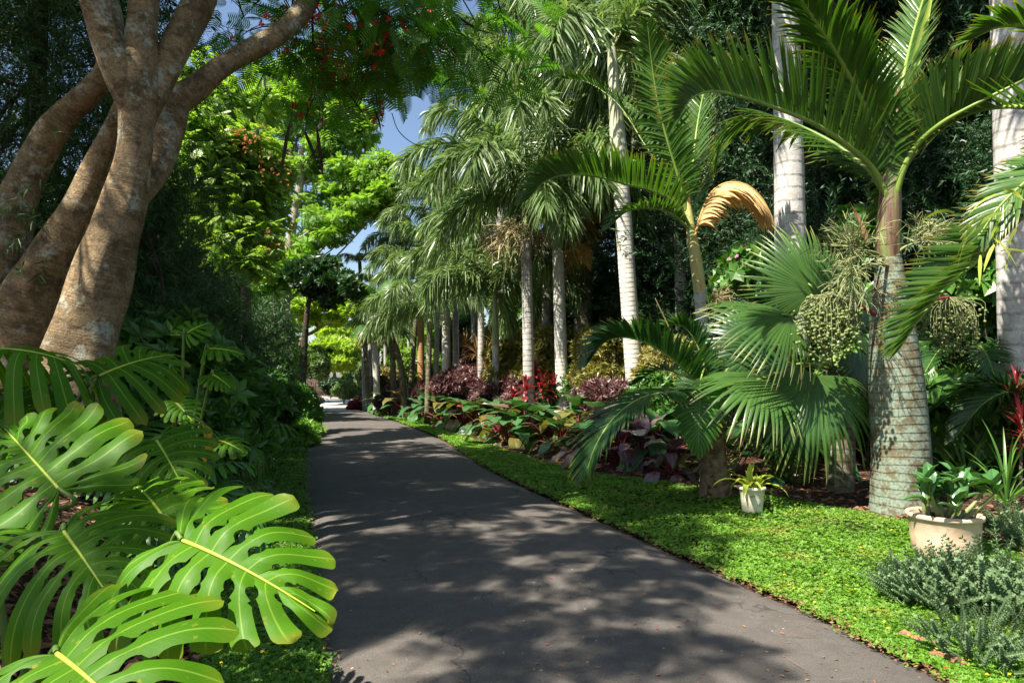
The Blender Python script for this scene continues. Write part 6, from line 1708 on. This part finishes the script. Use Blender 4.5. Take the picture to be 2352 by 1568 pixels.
# red spiky flower plant at the right edge
RB = [strap_mesh(s, .34, .035, e, dr, M['red_cordy']) for s, e, dr in ((1, 75, 20), (2, 50, 30), (3, 25, 30), (4, 0, 30))]
for k, (u, d, v, lab) in enumerate(((2335, 8.6, 880, 'red spiky plant at the right edge in the shade'), (2352, 8.2, 950, 'red spiky plant cut by the right edge, lower one'))):
    b = gb(u, d); c = P(u, v, d)
    strap_plant('red_spiky_plant', lab, 'plant', b, RB, 40, 830 + k, 'red spiky plants at the right edge', .8, stem=c[2] - b[2], z_spread=.45)
# long green straps in the lower right shade
LG = [strap_mesh(s, 1.0, .035, e, dr, M['shade_leaf']) for s, e, dr in ((1, 85, 40), (2, 70, 55), (3, 55, 60), (4, 40, 55))]
for k, (u, d, lab) in enumerate(((2300, 7.4, 'tuft of long dark strap leaves behind the terracotta pot'), (2210, 8.6, 'tuft of dark strap leaves right of the swollen trunk'), (1790, 9.4, 'tuft of dark strap leaves behind the cream pot'))):
    strap_plant('strap_leaf_plant', lab, 'plant', gb(u, d), LG, 26, 840 + k, 'dark strap-leaved plants', .85)

# ================================================================== POTS
def pot(root, c, r_top, r_bot, h, rim_h, rim_t, mat):
    prof = [(0.0, 0.0), (r_bot * .96, 0.0), (r_bot, .008), (r_bot + (r_top - r_bot) * .5, h * .5), (r_top - .004, h - rim_h - .004), (r_top, h - rim_h), (r_top + rim_t, h - rim_h + .004), (r_top + rim_t * 1.15, h - rim_h * .5), (r_top + rim_t, h - .006), (r_top + rim_t * .6, h), (r_top - .014, h), (r_top - .022, h - .012), (r_top - .03, h - .07)]
    mb = MB(); V, F, U = lathe(prof, 56, c); mb.add(V, F, 0, U); o = mb.build('pot', mat, root)
    sb = MB(); a = np.linspace(0, 2 * PI, 40, endpoint=False); g = rng(3)
    rr = np.linspace(0, r_top - .022, 6)
    V = np.array([[c[0] + r * math.cos(t), c[1] + r * math.sin(t), c[2] + h - .045 + g.normal() * .004 + .02 * (1 - r / r_top)] for r in rr for t in a])
    i = np.arange(5)[:, None] * 40; j = np.arange(40)[None]
    sb.add(V, np.stack([i + j, i + (j + 1) % 40, i + 40 + (j + 1) % 40, i + 40 + j], -1).reshape(-1, 4))
    sb.build('soil', M['soil'], root)
    return o
b = gb(1722, 7.45); b[2] = Z(b[0], b[1]) + .01
bp = thing('potted_bromeliad', 'cream plastic pot holding a yellow-green bromeliad on the ground cover', 'potted plant', b)
pot(bp, b, .135, .105, .27, .035, .012, M['pot_white'])
BR = [strap_mesh(s, l, .062, e, dr, M['brom'], .35) for s, l, e, dr in ((1, .30, 84, 30), (2, .36, 68, 70), (3, .42, 56, 95), (4, .46, 44, 100), (5, .44, 34, 110))]
g = rng(861)
for k in range(15):
    link('leaf', BR[min(4, k // 3)], bp, (g.normal() * .02 + (.03 if k % 4 == 0 else -.03), g.normal() * .02, .235), (0, 0, k * 2.4 + .5), g.uniform(.8, 1.1))
for k in range(6):
    link('leaf', BR[k % 3], bp, (.07, -.02, .235), (0, 0, k * 1.1 + .2), .62)
VN = MB(); q = spline([b + arr(.12, 0, .25), b + arr(.19, -.04, .22), b + arr(.21, -.05, .08), b + arr(.20, -.06, .03)], 14); add_tube(VN, q, np.full(14, .003), 5, 1)
V, F, U = scatter(tpl_quadleaf(.5, .1), q[3:], g.normal(size=(11, 3)), np.tile([0, -1, .3], (11, 1)), .035); VN.add(V, F, 0, U); VN.build('trailing_stem', [M['clover'], M['stalk']], bp, smooth=False)

b = gb(2158, 5.62); b[2] = Z(b[0], b[1]) - .02
op = thing('potted_orchid', 'wide pale terracotta pot holding a plant with thick dark paddle leaves', 'potted plant', b)
pot(op, b, .262, .235, .37, .04, .016, M['pot_terra'])
PAD = [paddle_mesh(20 + s, .20, .21, .04, [M['paddle'], M['stalk']], dr, .35, .1, .0015) for s, dr in ((1, .1), (2, .25), (3, .4))]
g = rng(862)
k = 0
for j in range(15):
    a = g.uniform(0, 6.28); r0 = .15 * math.sqrt(g.random()); 
    p0 = arr(r0 * math.cos(a), r0 * math.sin(a), .33)
    lean = arr(math.cos(a), math.sin(a), 0) * g.uniform(.02, .22) + arr(g.normal() * .05, g.normal() * .05, 0)
    h = g.uniform(.10, .26)
    p1 = p0 + lean + arr(0, 0, h)
    mb = MB(); q = spline([p0, (p0 + p1) / 2 + arr(g.normal() * .015, 0, 0), p1], 8); add_tube(mb, q, np.interp(np.linspace(0, 1, 8), [0, .2, .6, 1], [.012, .020, .014, .010]), 8)
    mb.build('cane', M['flower_green'], op, world=False)
    for m in range(5):
        az = m * 2.4 + a + g.uniform(-.4, .4)
        link('leaf', PAD[g.integers(3)], op, q[-1] + arr(0, 0, -.016 * m + .02), (rad(g.uniform(24, 78)), 0, az), g.uniform(.75, 1.1))

# ================================================================== SILVER SHRUBS, lower right
def silver_stem():
    g = rng(870); parts = []
    q = tpl_quadleaf(.30, .05)
    for i in range(13):
        y = .18 + .82 * i / 12
        for m in range(4):
            a = m * PI / 2 + i * .8
            parts.append(scatter(q, np.array([[0, y, 0]]), np.array([[math.cos(a), .75, math.sin(a)]]), np.array([[0, 1.0, 0.1]]), .105 * (1.15 - .45 * i / 12)))
    parts.append(strips([[0, 0, 0]], [[0, 1, 0]], 1.0, .012, [[0, 0, 1]], 0, (1, .8, .6, .3)))
    return merge_tpl(parts)
T_SIL = silver_stem()
for k, (u, v, rx, ry, h, n, lab) in enumerate(((2125, 1390, .32, .32, .26, 240, 'silvery small-leaved shrub nearest the path edge'), (2215, 1400, .45, .40, .36, 260, 'silvery small-leaved shrub in front of the terracotta pot'), (2345, 1420, .42, .50, .46, 280, 'silvery small-leaved shrub at the right edge'), (2400, 1290, .45, .5, .40, 200, 'silvery small-leaved shrub right of the terracotta pot'), (2270, 1520, .38, .34, .26, 150, 'low silvery shrub at the bottom right corner'))):
    b = G(u, v); b[2] = Z(b[0], b[1])
    g = rng(880 + k)
    root = thing('silver_shrub', lab, 'shrub', b, 'silvery shrubs at the path edge')
    r = np.sqrt(g.random(n)); a = g.uniform(0, 6.28, n)
    x, y = r * np.cos(a), r * np.sin(a)
    B = b + np.stack([x * rx * .75, y * ry * .75, 0.02 + 0 * x + .10 * g.random(n)], -1)
    D = nrm(np.stack([x * .8 + g.normal(size=n) * .5, y * .8 + g.normal(size=n) * .5, .8 + 0 * x], -1))
    mb = MB(); V, F, U = scatter(T_SIL, B, D, g.normal(size=(n, 3)), h * (1 - .28 * r) * g.uniform(.45, 1.15, n)); mb.add(V, F, 0, U)
    mb.build('foliage', M['silver'], root, smooth=False)

# ================================================================== LIGHT, SKY, CAMERA
SUN_EL, SUN_AZ = 54.0, 232.0          # azimuth clockwise from +Y
w = bpy.data.worlds.new('World'); SC.world = w; w.use_nodes = True
nt = w.node_tree
bg = nt.nodes.get('Background') or nt.nodes.new('ShaderNodeBackground')
sky = nt.nodes.new('ShaderNodeTexSky'); sky.sky_type = 'NISHITA'; sky.sun_disc = False
sky.sun_elevation = rad(SUN_EL); sky.sun_rotation = rad(SUN_AZ)
sky.air_density = 1.0; sky.dust_density = 1.2; sky.ozone_density = 1.4
nt.links.new(sky.outputs[0], bg.inputs[0]); bg.inputs[1].default_value = 0.070
sd = arr(math.sin(rad(SUN_AZ)) * math.cos(rad(SUN_EL)), math.cos(rad(SUN_AZ)) * math.cos(rad(SUN_EL)), math.sin(rad(SUN_EL)))
sl_ = bpy.data.lights.new('sun', 'SUN'); sl_.energy = 5.0; sl_.angle = rad(0.53); sl_.color = (1.0, .93, .82)
so = bpy.data.objects.new('sun', sl_); COL.objects.link(so)
so.rotation_euler = Vector(sd).to_track_quat('Z', 'Y').to_euler(); so.location = Vector(sd) * 30

cd = bpy.data.cameras.new('camera'); co = bpy.data.objects.new('camera', cd); COL.objects.link(co)
cd.sensor_width = 36.0; cd.lens = 24.0; cd.clip_start = .05; cd.clip_end = 3000
co.location = (0, 0, CAM_H); co.rotation_euler = (PI / 2 + PITCH, 0, 0)
SC.camera = co
vs = SC.view_settings
vs.view_transform = 'Standard'; vs.look = 'None'; vs.gamma = 1.0; vs.use_curve_mapping = False
vs.exposure = 1.50
SC.cycles.use_denoising = True
SC.cycles.max_bounces = 10; SC.cycles.diffuse_bounces = 4; SC.cycles.transmission_bounces = 6; SC.cycles.glossy_bounces = 3; SC.cycles.transparent_max_bounces = 8
SC.cycles.sample_clamp_indirect = 6.0
